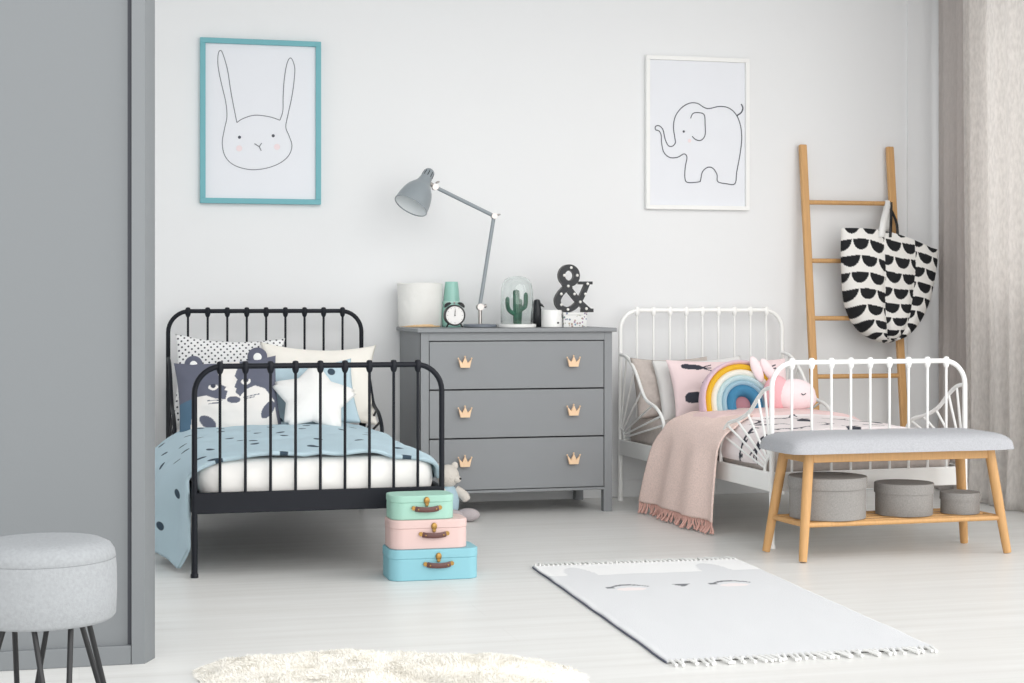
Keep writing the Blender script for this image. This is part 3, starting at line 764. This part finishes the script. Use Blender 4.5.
# glass dome with cactus
gq = at(517, 325, 7.42)
gt = thing('glass_dome', 'clear glass dome on a white base over the green cactus', 'cloche', (gq.x, 7.42, TZ))
obj('base', MB().lathe([(.085, 0), (.088, .002), (.088, .0145), (.085, .0165)], 48), M_whiteceramic, gt)
gp = [(.073, .017), (.075, .018), (.0755, .12), (.0745, .17), (.069, .198), (.057, .219), (.039, .231), (.018, .2355), (.0008, .236)]
gi = [(r - .0012 if r > .01 else r, z - (.0012 if z > .15 else 0)) for r, z in gp]
obj('glass_bell', MB().lathe(gp + gi[::-1], 56, cap=False), M_glass, gt, sharp=0)
ct = thing('cactus_ornament', 'green three armed cactus figure under the glass dome', 'ornament', (gq.x, 7.42, TZ + .0165))
def ribbed(pts, r, k=9):
    mb = MB(); P = smoothpath(pts, 6); N = len(P); rs = []
    for i in range(N):
        t_ = i / (N - 1); rs.append(r * (1 if t_ < .86 else max(.12, math.sqrt(max(0, 1 - ((t_ - .86) / .14) ** 2)))))
    mb.tube(P, rs, 18); o = 0
    for i in range(N):
        c = P[i]
        for j in range(18):
            if j % 2: mb.v[i*18 + j] = c + (mb.v[i*18 + j] - c) * .86
    return mb
obj('trunk', ribbed([(-.001, 0, 0), (-.003, 0, .06), (-.003, 0, .115), (-.004, 0, .158)], .0155), M_cactus, ct)
obj('arm', ribbed([(-.008, 0, .045), (-.030, 0, .056), (-.043, 0, .078), (-.045, 0, .125)], .0100), M_cactus, ct)
obj('arm', ribbed([(.004, 0, .060), (.026, .0, .070), (.040, 0, .088), (.042, 0, .145)], .0105), M_cactus, ct)
obj('arm', ribbed([(.016, .012, 0), (.019, .014, .05), (.022, .015, .115)], .0085), M_cactus, ct)
# dark ornament
oq = at(537, 325, 7.53)
ot = thing('bird_ornament', 'small dark grey figure with pointed beak between glass dome and mug', 'ornament', (oq.x, 7.53, TZ))
obj('body', MB().lathe([(.020, 0), (.025, .006), (.027, .03), (.025, .065), (.019, .09), (.0165, .105), (.016, .118), (.012, .127), (.001, .130)], 28), M_darkceramic, ot)
obj('beak', MB().tube([(.010, -.004, .108), (.024, -.006, .100), (.033, -.007, .092)], [.008, .005, .001], 8), M_black, ot)
obj('wing', MB().ell((.024, -.004, .05), (.008, .016, .032), Matrix.Rotation(R(-12), 3, 'Y')), M_black, ot)
# mug
mq = at(551.5, 325, 7.38)
mt = thing('mug', 'white mug with a small black nose in front of the ampersand', 'mug', (mq.x, 7.38, TZ))
obj('body', MB().lathe([(.043, 0), (.047, .003), (.047, .078), (.0455, .080), (.044, .078), (.043, .008), (.001, .007)], 44), M_whiteceramic, mt)
obj('handle', MB().tube(smoothpath([(.03, .036, .06), (.046, .052, .062), (.052, .060, .04), (.044, .050, .018), (.03, .036, .020)], 5), .004, 8), M_whiteceramic, mt)
obj('nose_print', MB().ell((.018, -.0432, .022), (.006, .0025, .0045)).ell((.0445, -.0155, .052), (.0035, .004, .009)), M_black, mt, label='black nose and ear print')
# speckled box
sq = at(573, 325, 7.5)
def spk(name):
    m, nt, b = newmat(name); tc = nt.nodes.new('ShaderNodeTexCoord'); vo = nt.nodes.new('ShaderNodeTexVoronoi'); vo.inputs['Scale'].default_value = 75
    nt.links.new(tc.outputs['Object'], vo.inputs['Vector']); cr = nt.nodes.new('ShaderNodeValToRGB'); cr.color_ramp.elements[0].position = .34; cr.color_ramp.elements[1].position = .40
    mx = nt.nodes.new('ShaderNodeMix'); mx.data_type = 'RGBA'; nt.links.new(vo.outputs['Distance'], cr.inputs[0]); nt.links.new(cr.outputs[0], mx.inputs['Factor'])
    hs = nt.nodes.new('ShaderNodeHueSaturation'); hs.inputs['Saturation'].default_value = .5; hs.inputs['Value'].default_value = .5; nt.links.new(vo.outputs['Color'], hs.inputs['Color'])
    nt.links.new(hs.outputs[0], mx.inputs['A']); mx.inputs['B'].default_value = lin((236, 236, 234)); nt.links.new(mx.outputs['Result'], b.inputs['Base Color']); return m
M_speck = spk('speckled_card')
bx = obj('trinket_box', MB().box((-.056, -.035, 0), (.056, .035, .056)).box((-.058, -.037, .056), (.058, .037, .068)), M_speck, bevel=.002); bx.location = (sq.x, 7.5, TZ)
tagp(bx, 'small white box with coloured flecks under the ampersand', 'box')
# ampersand
aq = at(574, 314, 7.5); AZ = TZ + .068
am = thing('ampersand_light', 'black ampersand sign with round bulbs standing on the dresser', 'sign', (aq.x, 7.5, AZ), R(-3))
S8 = 4.5e-3 / 8.53
def ap(x, y): return ((x - 722) * S8, (508 - y) * S8)
def stroke(mb, pts, wd_, y0, y1, closed=False):
    P = [Vector((ap(*p)[0], 0, ap(*p)[1])) for p in pts]; P = smoothpath(P, 6, closed); N = len(P)
    L_, R_ = [], []
    for i in range(N):
        a = P[(i-1) % N] if (closed or i > 0) else P[0]; c = P[(i+1) % N] if (closed or i < N-1) else P[-1]
        t_ = (c - a).normalized(); n_ = Vector((-t_.z, 0, t_.x)); w_ = (wd_[0] + (wd_[1] - wd_[0]) * i / (N-1)) * S8 / 2
        L_.append(P[i] + n_ * w_); R_.append(P[i] - n_ * w_)
    vs = []
    for l, r in zip(L_, R_): vs += [(l.x, y0, l.z), (r.x, y0, r.z), (r.x, y1, r.z), (l.x, y1, l.z)]
    fs = []
    for i in range(N if closed else N-1):
        j = (i+1) % N
        for k in range(4): q = (k+1) % 4; fs.append((4*i+k, 4*i+q, 4*j+q, 4*j+k))
    if not closed: fs += [(0, 1, 2, 3), (4*N-1, 4*N-2, 4*N-3, 4*N-4)]
    mb.add(vs, fs)
ring = [(676 + 68*math.cos(a), 182 - 72*math.sin(a)) for a in [2*PI*k/14 for k in range(14)]]
low = [(690, 265), (640, 300), (597, 345), (572, 400), (590, 455), (640, 482), (690, 478), (740, 445), (780, 390), (815, 320), (842, 255)]
for nm, m_, y0, y1, gr in (('letter_body', M_black, -.012, .028, 1.0), ('letter_face', M_darkceramic, -.0135, -.011, .72)):
    a_b = MB()
    stroke(a_b, ring, (54*gr, 54*gr), y0, y1, True); stroke(a_b, low, (56*gr, 40*gr), y0 + .0004, y1 - .0004)
    stroke(a_b, [(622, 225), (690, 320), (770, 415), (855, 490)], (54*gr, 46*gr), y0 + .0008, y1 - .0008)
    stroke(a_b, [(765 + 12*(1-gr), 247), (887 - 12*(1-gr), 247)], (26*gr, 26*gr), y0 + .0012, y1 - .0012); stroke(a_b, [(790 + 10*(1-gr), 490), (895 - 12*(1-gr), 490)], (32*gr, 32*gr), y0 + .0002, y1 - .0012)
    obj(nm, a_b, m_, am, sharp=30)
for p in ((690,112),(628,180),(745,180),(663,275),(600,345),(720,345),(840,255),(818,345),(772,415),(828,475),(600,440),(660,482)):
    x, z = ap(*p); obj('bulb', MB().ell((x, -.015, z), (.0068, .006, .0068), nu=14, nv=10), M_bulb, am)

# ================================================================== LADDER
lq0 = at(803, 145, 7.72); lq1 = at(890, 147, 7.72)
LX0, LX1, LH = lq0.x, lq1.x, 1.735
lft = 7.53; rnt = .02
lean = math.atan2(7.725 - lft, LH)
ld = thing('wooden_ladder', 'light wooden ladder leaning on the wall beside the white bed', 'ladder', ((LX0 + LX1) / 2, lft, 0), rot=(-lean, 0, 0)); lw = (LX1 - LX0) / 2
ll = LH / math.cos(lean)
for sx in (-1, 1):
    mbp = MB().box((sx*lw - .019, -.013, .004), (sx*lw + .019, .013, ll)); 
    obj('rail', mbp, M_wood, ld, bevel=.006)
for z in (.30, .587, .875, 1.162, 1.455):
    obj('rung', MB().tube([(-lw + .008, 0, z), (lw - .008, 0, z)], .0115, 12), M_wood, ld)
# ================================================================== BAG
gy = 7.575
def W(px, py, Y): return at(px, py, Y)
left_e = [(845, 229), (842, 240), (841, 265), (843, 290), (846, 308), (852, 322), (862, 332)]
BZ0, BZ1 = at(885, 344, gy).z, at(880, 228, gy).z
def resample(P, n):
    L_ = [0]
    for a, b_ in zip(P, P[1:]): L_.append(L_[-1] + (b_ - a).length)
    out = []; k = 0
    for i in range(n + 1):
        s_ = L_[-1] * i / n
        while k < len(L_) - 2 and L_[k+1] < s_: k += 1
        out.append(P[k].lerp(P[k+1], (s_ - L_[k]) / (L_[k+1] - L_[k])))
    return out
NU, NV = 200, 200
Lp = resample(smoothpath([at(*p, gy) for p in [(841.5, 228), (841, 250), (842, 275), (844, 298), (849, 315), (857, 328), (868, 337), (884, 343)]], 8), NV)
Rp = resample(smoothpath([at(*p, gy) for p in [(938, 250), (937, 262), (934, 280), (929, 300), (922, 316), (914, 328), (904, 337), (887, 343)]], 8), NV)
BLK, OFFW = lin((34, 35, 38)), lin((238, 236, 232))
def bagcol(s_, t_):
    t_ += .018; row = math.floor(t_ / .070); f = t_ / .070 - row; off = .5 * (row % 2)
    c = (s_ / .104 + off) % 1
    if .03 < f < .72 and (c - .5) ** 2 / .22 + (f / .70) ** 2 < 1.0: return BLK
    return OFFW
mb = MB()
for side in (-1, 1):
    def fn(u, v):
        j = round(v * NV); l, r = Lp[j], Rp[j]; p = l.lerp(r, u); W_ = (r - l).length
        th = .085 * (max(0, 1 - (2*u - 1) ** 4)) ** .5 * (.42 + .58 * math.sin(min(1, v * 1.15) * PI * .62)) * (max(0, 1 - v ** 6)) ** .5
        crease = .022 * math.exp(-((u - .40 - .06 * v) / .035) ** 2) * (.3 + .7*v) + .014 * math.exp(-((u - .72 - .06 * v) / .04) ** 2) * min(1, v * 2) + .007 * math.sin(v * 12 + u * 4) * math.exp(-((u - .6) / .3) ** 2) * min(1, v * 5)
        rim = .030 * math.sin(PI * min(1, u / .9)) * (1 - v) ** 2
        y = gy + side * th + (crease if side < 0 else 0) * min(1, th / .01)
        s_ = (u - .5) * W_ * 1.18; t_ = v * .60 + .010 * math.sin(u * 9) + (.03 if .40 + .06*v < u < .72 + .06*v else 0) - .08 * (1 - v) * 0 - .05 * v * v * (2*u - 1) ** 2
        return (p.x, y, p.z + rim), bagcol(s_, t_), None
    mb.grid(NU, NV, fn)
bt2 = thing('fabric_bag', 'black and white scallop patterned fabric bag hanging on the ladder', 'bag', (3.86, gy, .74))
bg = obj('body', mb, M_print, None, sharp=0); bg.location = (-3.86, -gy, -.74); bg.parent = bt2
rail_y = lambda z: lft + (z) * math.tan(lean)
zr = 1.455 * math.cos(lean); yr = rail_y(zr)
def strap(x0, x1, m_, xc, hw_=.017):
    # loop from the bag rim over the top rung, passing beside the ladder rail
    z_ = 1.30
    P = smoothpath([(x0, gy - .045, z_ - .03), (x0 + .2 * (xc - x0), gy - .02, z_ + .05), (xc, yr - .016, zr + .002), (xc, yr, zr + .0155), (xc + .002, yr + .018, zr + .002), (xc + .4 * (x1 - xc), gy + .05, z_ + .05), (x1, gy + .04, z_ - .03)], 6)
    q = MB(); N = len(P); vs = []
    for p in P: vs += [p + Vector((-hw_, 0, 0)), p + Vector((hw_, 0, 0))]
    q.add(vs, [(2*i, 2*i+1, 2*i+3, 2*i+2) for i in range(N-1)])
    for v in q.v: v -= Vector((3.86, gy, .74))
    return obj('strap', q, m_, bt2, solid=.003)
rq = LX1
strap(at(879, 230, 7.56).x, at(882, 230, 7.6).x, M_whitecotton, at(886, 205, 7.7).x)
strap(at(887.5, 230, 7.56).x, at(899, 230, 7.6).x, M_black, at(889, 205, 7.7).x, .007)

# ================================================================== BENCH
bn = thing('bench', 'wooden bench with grey cushioned seat at the foot of the white bed', 'bench', (2.98, 5.80, 0))
def bl(x, y, z): return Vector((x - 2.98, y - 5.80, z))
seat = MB(); x0, x1, y0, y1 = 2.496 - 2.98, 3.432 - 2.98, -.185, .170
ns, nr = 60, 10
def seatpt(u, v):
    a = 2*u - 1; b_ = 2*v - 1
    return a, b_
sm = MB()
for side in (0, 1):
    def fn(u, v):
        a, b_ = 2*u - 1, 2*v - 1
        # superellipse corner rounding in plan
        ex = abs(a) ** 10 + abs(b_) ** 6
        k = 1.0
        x = (x0 + x1)/2 + a * (x1 - x0)/2 * (1 - .04 * abs(b_) ** 4 * abs(a) ** 8); y = (y0 + y1)/2 + b_ * (y1 - y0)/2 * (1 - .10 * abs(a) ** 14)
        if side:
            z = .398 + .066 * (max(0, 1 - abs(a) ** 9) ** .36) * (max(0, 1 - abs(b_) ** 5) ** .36)
            z += .0015 * nz(x * 6, y * 6)
        else:
            z = .398
        return (x, y, z), None, None
    sm.grid(70, 36, fn)
obj('seat_cushion', sm, M_bench, bn, merge=True, sharp=60)
legs = {'fl': ((2.56, 5.655), (2.605, 5.70)), 'fr': ((3.408, 5.675), (3.345, 5.70)), 'bl': ((2.535, 5.935), (2.595, 5.895)), 'br': ((3.385, 5.955), (3.330, 5.895))}
LG = {}
for k, ((fx, fy), (tx, ty)) in legs.items():
    a = bl(fx, fy, .0); b_ = bl(tx, ty, .399); LG[k] = (a, b_)
    o = obj('leg', MB().tube([a + Vector((0, 0, .003)), a.lerp(b_, .1), a.lerp(b_, .5), b_], [.0150, .0162, .0185, .0195], 18), M_wood, bn)
def lgp(k, z): a, b_ = LG[k]; return a.lerp(b_, z / .401)
for a, b_ in (('fl', 'fr'), ('bl', 'br'), ('fl', 'bl'), ('fr', 'br')):
    p, q = lgp(a, .382), lgp(b_, .382); d_ = (q - p).normalized(); n_ = Vector((-d_.y, d_.x, 0)).normalized() * .010
    vs = []
    for c in (p, q):
        for z in (-.020, .0185): vs += [c + n_ + Vector((0, 0, z)), c - n_ + Vector((0, 0, z))]
    obj('apron', MB().add(vs, [(0,1,3,2), (4,6,7,5), (0,2,6,4), (1,5,7,3), (0,4,5,1), (2,3,7,6)]) and None or (lambda m_: (m_.add(vs, [(0,1,3,2), (4,6,7,5), (0,2,6,4), (1,5,7,3), (0,4,5,1), (2,3,7,6)]), m_)[1])(MB()), M_wood, bn, bevel=.003)
SZ = .135
for a, b_ in (('fl', 'fr'), ('bl', 'br'), ('fl', 'bl'), ('fr', 'br')):
    obj('shelf_rail', MB().tube([lgp(a, SZ), lgp(b_, SZ)], .0095, 12), M_wood, bn)
for k in range(1, 4):
    t_ = k / 4; y = lgp('fl', SZ).y * (1 - t_) + lgp('bl', SZ).y * t_
    xa = lgp('fl', SZ).x * (1 - t_) + lgp('bl', SZ).x * t_; xb = lgp('fr', SZ).x * (1 - t_) + lgp('br', SZ).x * t_
    obj('shelf_slat', MB().box((xa, y - .011, SZ - .005), (xb, y + .011, SZ + .007)), M_wood, bn, bevel=.002)
def rbox(label, px, py, Y, r, h, lid, rz):
    q = at(px, py, Y); t = thing('round_box', label, 'box', (q.x, Y, SZ + .0098), rz, 'grey round lidded boxes')
    obj('body', MB().lathe([(r * .95, 0), (r * .965, .002), (r * .965, h - lid + .004)], 56), M_greybox, t)
    obj('lid', MB().lathe([(r, h - lid), (r * 1.003, h - lid + .002), (r, h - .003), (r * .985, h), (.001, h)], 56), M_greybox, t)
rbox('largest grey round lidded box at the left end of the bench shelf', 827.5, 500, 5.80, .147, .155, .042, 0)
rbox('medium grey round lidded box in the middle of the bench shelf', 904, 500, 5.81, .112, .120, .038, 0)
rbox('smallest grey round lidded box at the right end of the bench shelf', 960, 500, 5.79, .076, .080, .028, 0)

# ================================================================== SUITCASES
def suitcase(label, x0, x1, y0, y1, z0, h, m, rz, hx):
    cx, cy = (x0 + x1)/2, (y0 + y1)/2; t = thing('toy_suitcase', label, 'suitcase', (cx, cy, z0), rz, 'stack of three small suitcases')
    a, b_ = (x1 - x0)/2, (y1 - y0)/2; s_ = h * .70
    obj('lower_shell', MB().vprism(rrect(-a + .0015, a - .0015, -b_ + .0015, b_ - .0015, .042, 8), 0.0005, s_ + .001), m, t, bevel=.003)
    obj('lid', MB().vprism(rrect(-a, a, -b_, b_, .043, 8), s_, h), m, t, bevel=.004)
    cl = MB().ell((hx, -b_ - .003, s_ + .008), (.0105, .005, .013)).tube([(hx, -b_ - .002, s_ - .008), (hx, -b_ - .008, s_ - .004)], .006, 10)
    obj('clasp', cl, M_brass, t, label='brass clasp')
    hz = s_ - .021; hl = .040
    P = smoothpath([(hx - hl, -b_ - .004, hz + .002), (hx - hl * .7, -b_ - .010, hz), (hx, -b_ - .014, hz - .0015), (hx + hl * .7, -b_ - .010, hz), (hx + hl, -b_ - .004, hz + .002)], 5)
    hd_ = obj('handle', MB().tube(P, .0095, 10, flat=((0, 1, 0), .42)), M_leather, t, label='brown leather handle')
    for sx in (-1, 1):
        obj('handle_mount', MB().tube([(hx + sx * (hl + .006), -b_ + .002, hz + .004), (hx + sx * (hl + .006), -b_ - .006, hz + .004)], .0075, 12).ell((hx + sx * hl * .78, -b_ - .0135, hz), (.003, .0022, .003), nu=8, nv=6), M_brass, hd_)
    return t
suitcase('largest sky blue toy suitcase at the bottom of the stack', 1.024, 1.338, 5.615, 5.80, 0, .106, M_bluecard, R(-.5), .012)
suitcase('pale pink toy suitcase in the middle of the stack', 1.030, 1.302, 5.625, 5.79, .106, .100, M_pinkcard, R(.3), .012)
suitcase('smallest mint green toy suitcase on top of the stack', 1.034, 1.257, 5.635, 5.785, .206, .083, M_mint, R(1), .008)

# ================================================================== PLUSH BEAR
pb = thing('teddy_bear', 'beige knitted teddy bear in blue clothes sitting behind the suitcases', 'plush toy', (1.545, 7.09, 0), R(20))
obj('body', MB().ell((0, 0, .085), (.052, .048, .082)), M_bearcloth, pb, label='blue clothed body')
hdd = obj('head', MB().ell((0, -.004, .198), (.050, .046, .050)), M_wool, pb)
obj('snout', MB().ell((.022, -.040, .186), (.020, .018, .016)), M_wool, hdd)
obj('nose', MB().ell((.030, -.056, .189), (.006, .005, .005), nu=12, nv=8), M_black, hdd)
for sx in (-1, 1): obj('ear', MB().ell((sx * .037, 0, .240), (.017, .010, .017), nu=14, nv=10), M_wool, hdd)
obj('arm', MB().tube(smoothpath([(.035, -.01, .14), (.06, -.03, .115), (.075, -.045, .09)], 4), [.018, .019, .020, .021, .022, .022, .021, .019, .012], 12), M_wool, pb)
obj('arm', MB().tube(smoothpath([(-.035, -.01, .14), (-.058, -.03, .115), (-.065, -.045, .09)], 4), [.018, .019, .020, .021, .022, .022, .021, .019, .012], 12), M_wool, pb)
for sx in (-1, 1):
    obj('leg', MB().ell((sx * .040 + .03, -.055, .030), (.036, .052, .029), Matrix.Rotation(R(sx * 10 + 50), 3, 'Z')), M_woolleg, pb)

# ================================================================== STOOL
sx0, sy0 = at(42, 600, 1).x, 0
zc = 3.45; r_ = (42 - 512) / F; xc = r_ * zc; SX, SY = xc * cs + zc * sn, -xc * sn + zc * cs
stt = thing('round_stool', 'round pale grey upholstered stool with black wire legs by the wardrobe', 'stool', (SX, SY, 0))
SR = .150
seat_ = MB().lathe([(SR - .022, .302), (SR - .008, .304), (SR - .001, .312), (SR + .001, .36), (SR, .41), (SR - .002, .428)], 72)
so = obj('seat', seat_, M_stool, stt, sharp=60)
obj('seat_top', MB().lathe([(SR - .004, .427), (SR - .0015, .430), (SR - .004, .444), (SR - .012, .456), (SR - .030, .4645), (SR - .06, .4675), (.04, .469), (.001, .469)], 72), M_stool, stt, sharp=60)
for k in range(4):
    a = R(15 + 90 * k); bx_, by_ = .162 * math.cos(a), .162 * math.sin(a)
    P = []
    for s_ in (-1, 1):
        da = s_ * .42; P.append((.092 * math.cos(a + da), .092 * math.sin(a + da), .304))
    t1, t2 = Vector(P[0]), Vector(P[1]); tan = Vector((-math.sin(a), math.cos(a), 0)); B = Vector((bx_, by_, .008))
    path = [t1, t1.lerp(B - tan * .008, .5), B - tan * .010 + Vector((0, 0, .01)), B - tan * .006, B + tan * .006, B + tan * .010 + Vector((0, 0, .01)), t2.lerp(B + tan * .008, .5), t2]
    obj('hairpin_leg', MB().tube(path, .0058, 10), M_black, stt)

# ================================================================== SHEEPSKIN
mb = MB(); scx, scy, sa = .722, 4.075, R(-14.5)
def skin_r(a):
    return 1 + .05 * math.sin(3*a + .5) + .03 * math.sin(5*a) + .03 * math.sin(7 * a + 2)
def skinpt(u, v):
    a = 2*PI*u; r = skin_r(a) * v
    c_, s__ = math.cos(a), math.sin(a)
    ex = math.copysign(abs(c_) ** .6, c_) * .475; ey = math.copysign(abs(s__) ** .6, s__) * .31
    x, y = ex * r, ey * r
    z = .004 + .042 * max(0, 1 - v ** 5) * (1 + .22 * nz(x * 6, y * 6, 2))
    return Vector((x * math.cos(sa) - y * math.sin(sa), x * math.sin(sa) + y * math.cos(sa), z))
sk = obj('pelt', None or (lambda m_: (m_.grid(90, 16, lambda u, v: (skinpt(u, v), None, None)), m_)[1])(MB()), M_sheep, sharp=0, merge=True)
sk.name = 'sheepskin_rug'; sk.data.name = 'sheepskin_rug'; sk.location = (scx, scy, 0)
tagp(sk, 'white fluffy sheepskin rug on the floor at the front of the room', 'rug')
hair = MB(); random.seed(11)
vs, fs = [], []
for i in range(42000):
    u = random.random(); v = math.sqrt(random.random()) * 1.0
    p = skinpt(u, v); o_ = p.normalized() if p.length else Vector((0, 0, 1))
    cl = Vector((nz(p.x * 14, p.y * 14, 1), nz(p.x * 14, p.y * 14, 7), 0)) * 1.5
    d_ = Vector((cl.x + random.gauss(0, .25), cl.y + random.gauss(0, .25), .75 * (1 - .8 * v ** 6))) + Vector((o_.x, o_.y, 0)) * (.1 + .9 * v ** 5)
    d_.normalize(); L_ = random.uniform(.010, .020) * (1 + .5 * nz(p.x * 9, p.y * 9, 4)); s_ = d_.cross(Vector((random.uniform(-1, 1), random.uniform(-1, 1), .3))).normalized() * .0011
    mid = p + d_ * L_ * .55; tip = p + d_ * L_ + Vector((cl.x * .006, cl.y * .006, -.004)); tip.z = max(.003, tip.z); mid.z = max(.003, mid.z)
    o2 = len(vs); vs += [p - s_, p + s_, mid + s_ * .8, mid - s_ * .8, tip]; fs += [(o2, o2+1, o2+2, o2+3), (o2+3, o2+2, o2+4)]
hair.add(vs, fs)
h_ = obj('fleece', hair, M_sheep, sk, sharp=0, kind='stuff')

# ================================================================== CAT RUG
rg = thing('cotton_rug', 'pale grey cotton rug with animal face and fringed ends on the floor', 'rug', (0, 0, 0))
A, B_, C_, D_ = [Vector(p + (0,)) for p in ((1.572, 5.78), (2.345, 5.755), (2.275, 4.165), (1.502, 4.175))]   # far-left, far-right, near-right, near-left
rc = (A + B_ + C_ + D_) / 4; rg.location = rc
RG, RWh, RI = lin((220, 221, 223)), lin((240, 240, 240)), lin((120, 122, 126))
PB = lin((237, 229, 228))
def rugcol(u, v):        # u across (left->right), v from near (0) to far (1)
    Wd, Lg = .775, 1.6
    x = u * Wd; y = (1 - v) * Lg
    base = RWh if y < .24 else RG
    def ell(cx, cy, rx, ry): return ((x - cx)/rx) ** 2 + ((y - cy)/ry) ** 2 < 1
    if ell(.125, .24, .055, .17) or ell(.615, .24, .055, .17): base = RG
    # eyes and nose
    for cx in (.215, .575):
        q = (x - cx) / .07
        if abs(q) < 1 and abs(y - (.475 - .045 * (1 - q*q) + .02)) < .010: return RI
        if -1.1 < q < -.75 and abs(y - .49) < .016: return RI
        if ((x - cx) / .05) ** 2 + ((y - .53)/.03) ** 2 < 1: return PB
    if abs(x - .40) < .034 * max(0, 1 - (y - .475) / .05) and .475 < y < .525: return RI
    return base
nu, nv = 110, 220; mb = MB()
def rfn(u, v):
    p = D_.lerp(C_, u).lerp(A.lerp(B_, u), v) - rc
    wv = .0 + .0025 * max(0, nz(u * 6, v * 9, 5)) + .002 * abs(math.sin(v * 20)) * (1 if u < .02 else 0)
    return (p.x + (.004 * nz(0, v * 9, 2)), p.y, .0025 + wv), rugcol(u, v), None
mb.grid(nu, nv, rfn)
M_rug = colmat('woven_cotton', .95, bs=260, bst=.6)
obj('woven_field', mb, M_rug, rg, sharp=0, solid=.005, soff=1)
obj('side_binding', MB().tube([((D_.lerp(A, k/40) - rc).x - .001 + .004 * nz(0, k/40 * 9, 2), (D_.lerp(A, k/40) - rc).y, .0035) for k in range(41)], .0026, 6), M_badgergrey, rg, label='dark grey side edge')
M_rugf = mat('cotton_fringe', (238, 238, 236), .95, bs=200)
random.seed(3)
for (P0, P1, sgn) in ((D_, C_, -1), (A, B_, 1)):
    for k in range(46):
        p = P0.lerp(P1, (k + .5) / 46) - rc; ln = random.uniform(.042, .06); sd = random.uniform(-.018, .018)
        P = smoothpath([(p.x, p.y - sgn * .004, .007), (p.x + sd * .3, p.y + sgn * .015, .009), (p.x + sd, p.y + sgn * ln, .0055)], 3)
        n_ = len(P); obj('tassel', MB().tube(P, [.0035, .0048, .0035, .0038, .004, .0045, .005][:n_], 6), M_rugf, rg)

# ================================================================== CURTAINS
def curtain(name, label, m, x, y0, y1, amp, per, z0, z1, flare, seed, topy=None, th=.003):
    mb = MB(); nv = 60; L_ = abs(y1 - y0); nu = int(L_ / per * 18)
    cy = (y0 + y1) / 2
    def fn(u, v):
        zz = z0 + (z1 - z0) * (1 - (1 - v)) 
        k = 1 - v                       # 1 at floor
        y = y0 + (y1 - y0) * u
        if topy: y = y0 + (topy - y0) * (k) ** .8 * (1 - u) + (y1 - y0) * u if False else y + (topy) * (1 - k) ** .9 * (1 - u)
        ph = 2*PI*(u * L_ / per) + 1.2 * nz(u * 5, seed, 0) + .5 * nz(u * 6, v * 1.5, seed)
        a = amp * (.75 + .4 * nz(u * 7, seed, 3)) * (.8 + .35 * k)
        X = x + a * math.sin(ph) + .3 * a * math.sin(2.3 * ph + 1) - flare * max(0, k - .88) / .12 * .6 * (.5 + .5 * math.sin(ph * .5 + seed))
        Y = y + .25 * a * math.cos(ph)
        Z = zz
        return (X - x, Y - cy, Z), None, None
    mb.grid(nu, nv, fn)
    o = obj(name, mb, m, sharp=0, solid=th); o.location = (x, cy, 0)
    return tagp(o, label, 'curtain')
curtain('curtain', 'darker grey curtain hanging in the corner next to the wall', M_curtdark, 4.232, 7.70, 7.10, .020, .125, .004, 2.85, .07, 1)
curtain('curtain', 'lighter linen curtain at the right edge of the photo', M_curtlight, 4.13, 7.24, 6.0, .024, .15, .004, 2.85, .04, 5, topy=.05)

# ================================================================== LIGHT, CAMERA
wd_ = bpy.data.worlds.new('World'); sc.world = wd_; wd_.use_nodes = True
bgn = wd_.node_tree.nodes['Background']; bgn.inputs[0].default_value = (0.985, 0.995, 1.0, 1); bgn.inputs[1].default_value = 1.15
sl = bpy.data.lights.new('soft_sun', 'SUN'); sl.energy = 1.6; sl.angle = R(60); sl.color = (1, .985, .96)
so_ = bpy.data.objects.new('soft_sun', sl); COL.objects.link(so_)
dirv = Vector((-.06, .95, -.22)); so_.rotation_euler = dirv.to_track_quat('-Z', 'Y').to_euler(); so_.location = (4, 0, 4)
s2 = bpy.data.lights.new('window_daylight', 'SUN'); s2.energy = 1.5; s2.angle = R(50); s2.color = (1, .985, .96)
so2 = bpy.data.objects.new('window_daylight', s2); COL.objects.link(so2)
so2.rotation_euler = Vector((-.8, .3, -.42)).to_track_quat('-Z', 'Y').to_euler(); so2.location = (7, 4, 4)
cam = bpy.data.cameras.new('camera'); co = bpy.data.objects.new('camera', cam); COL.objects.link(co)
co.location = (0, 0, EYE); co.rotation_euler = (R(90), 0, -YAW); cam.sensor_width = 36; cam.lens = 36 * F / 1024
cam.shift_y = -41.5 / 1024; cam.clip_start = .05
sc.camera = co
sc.view_settings.view_transform = 'Standard'; sc.view_settings.look = 'None'; sc.view_settings.gamma = 1; sc.view_settings.use_curve_mapping = False
sc.view_settings.exposure = -0.05
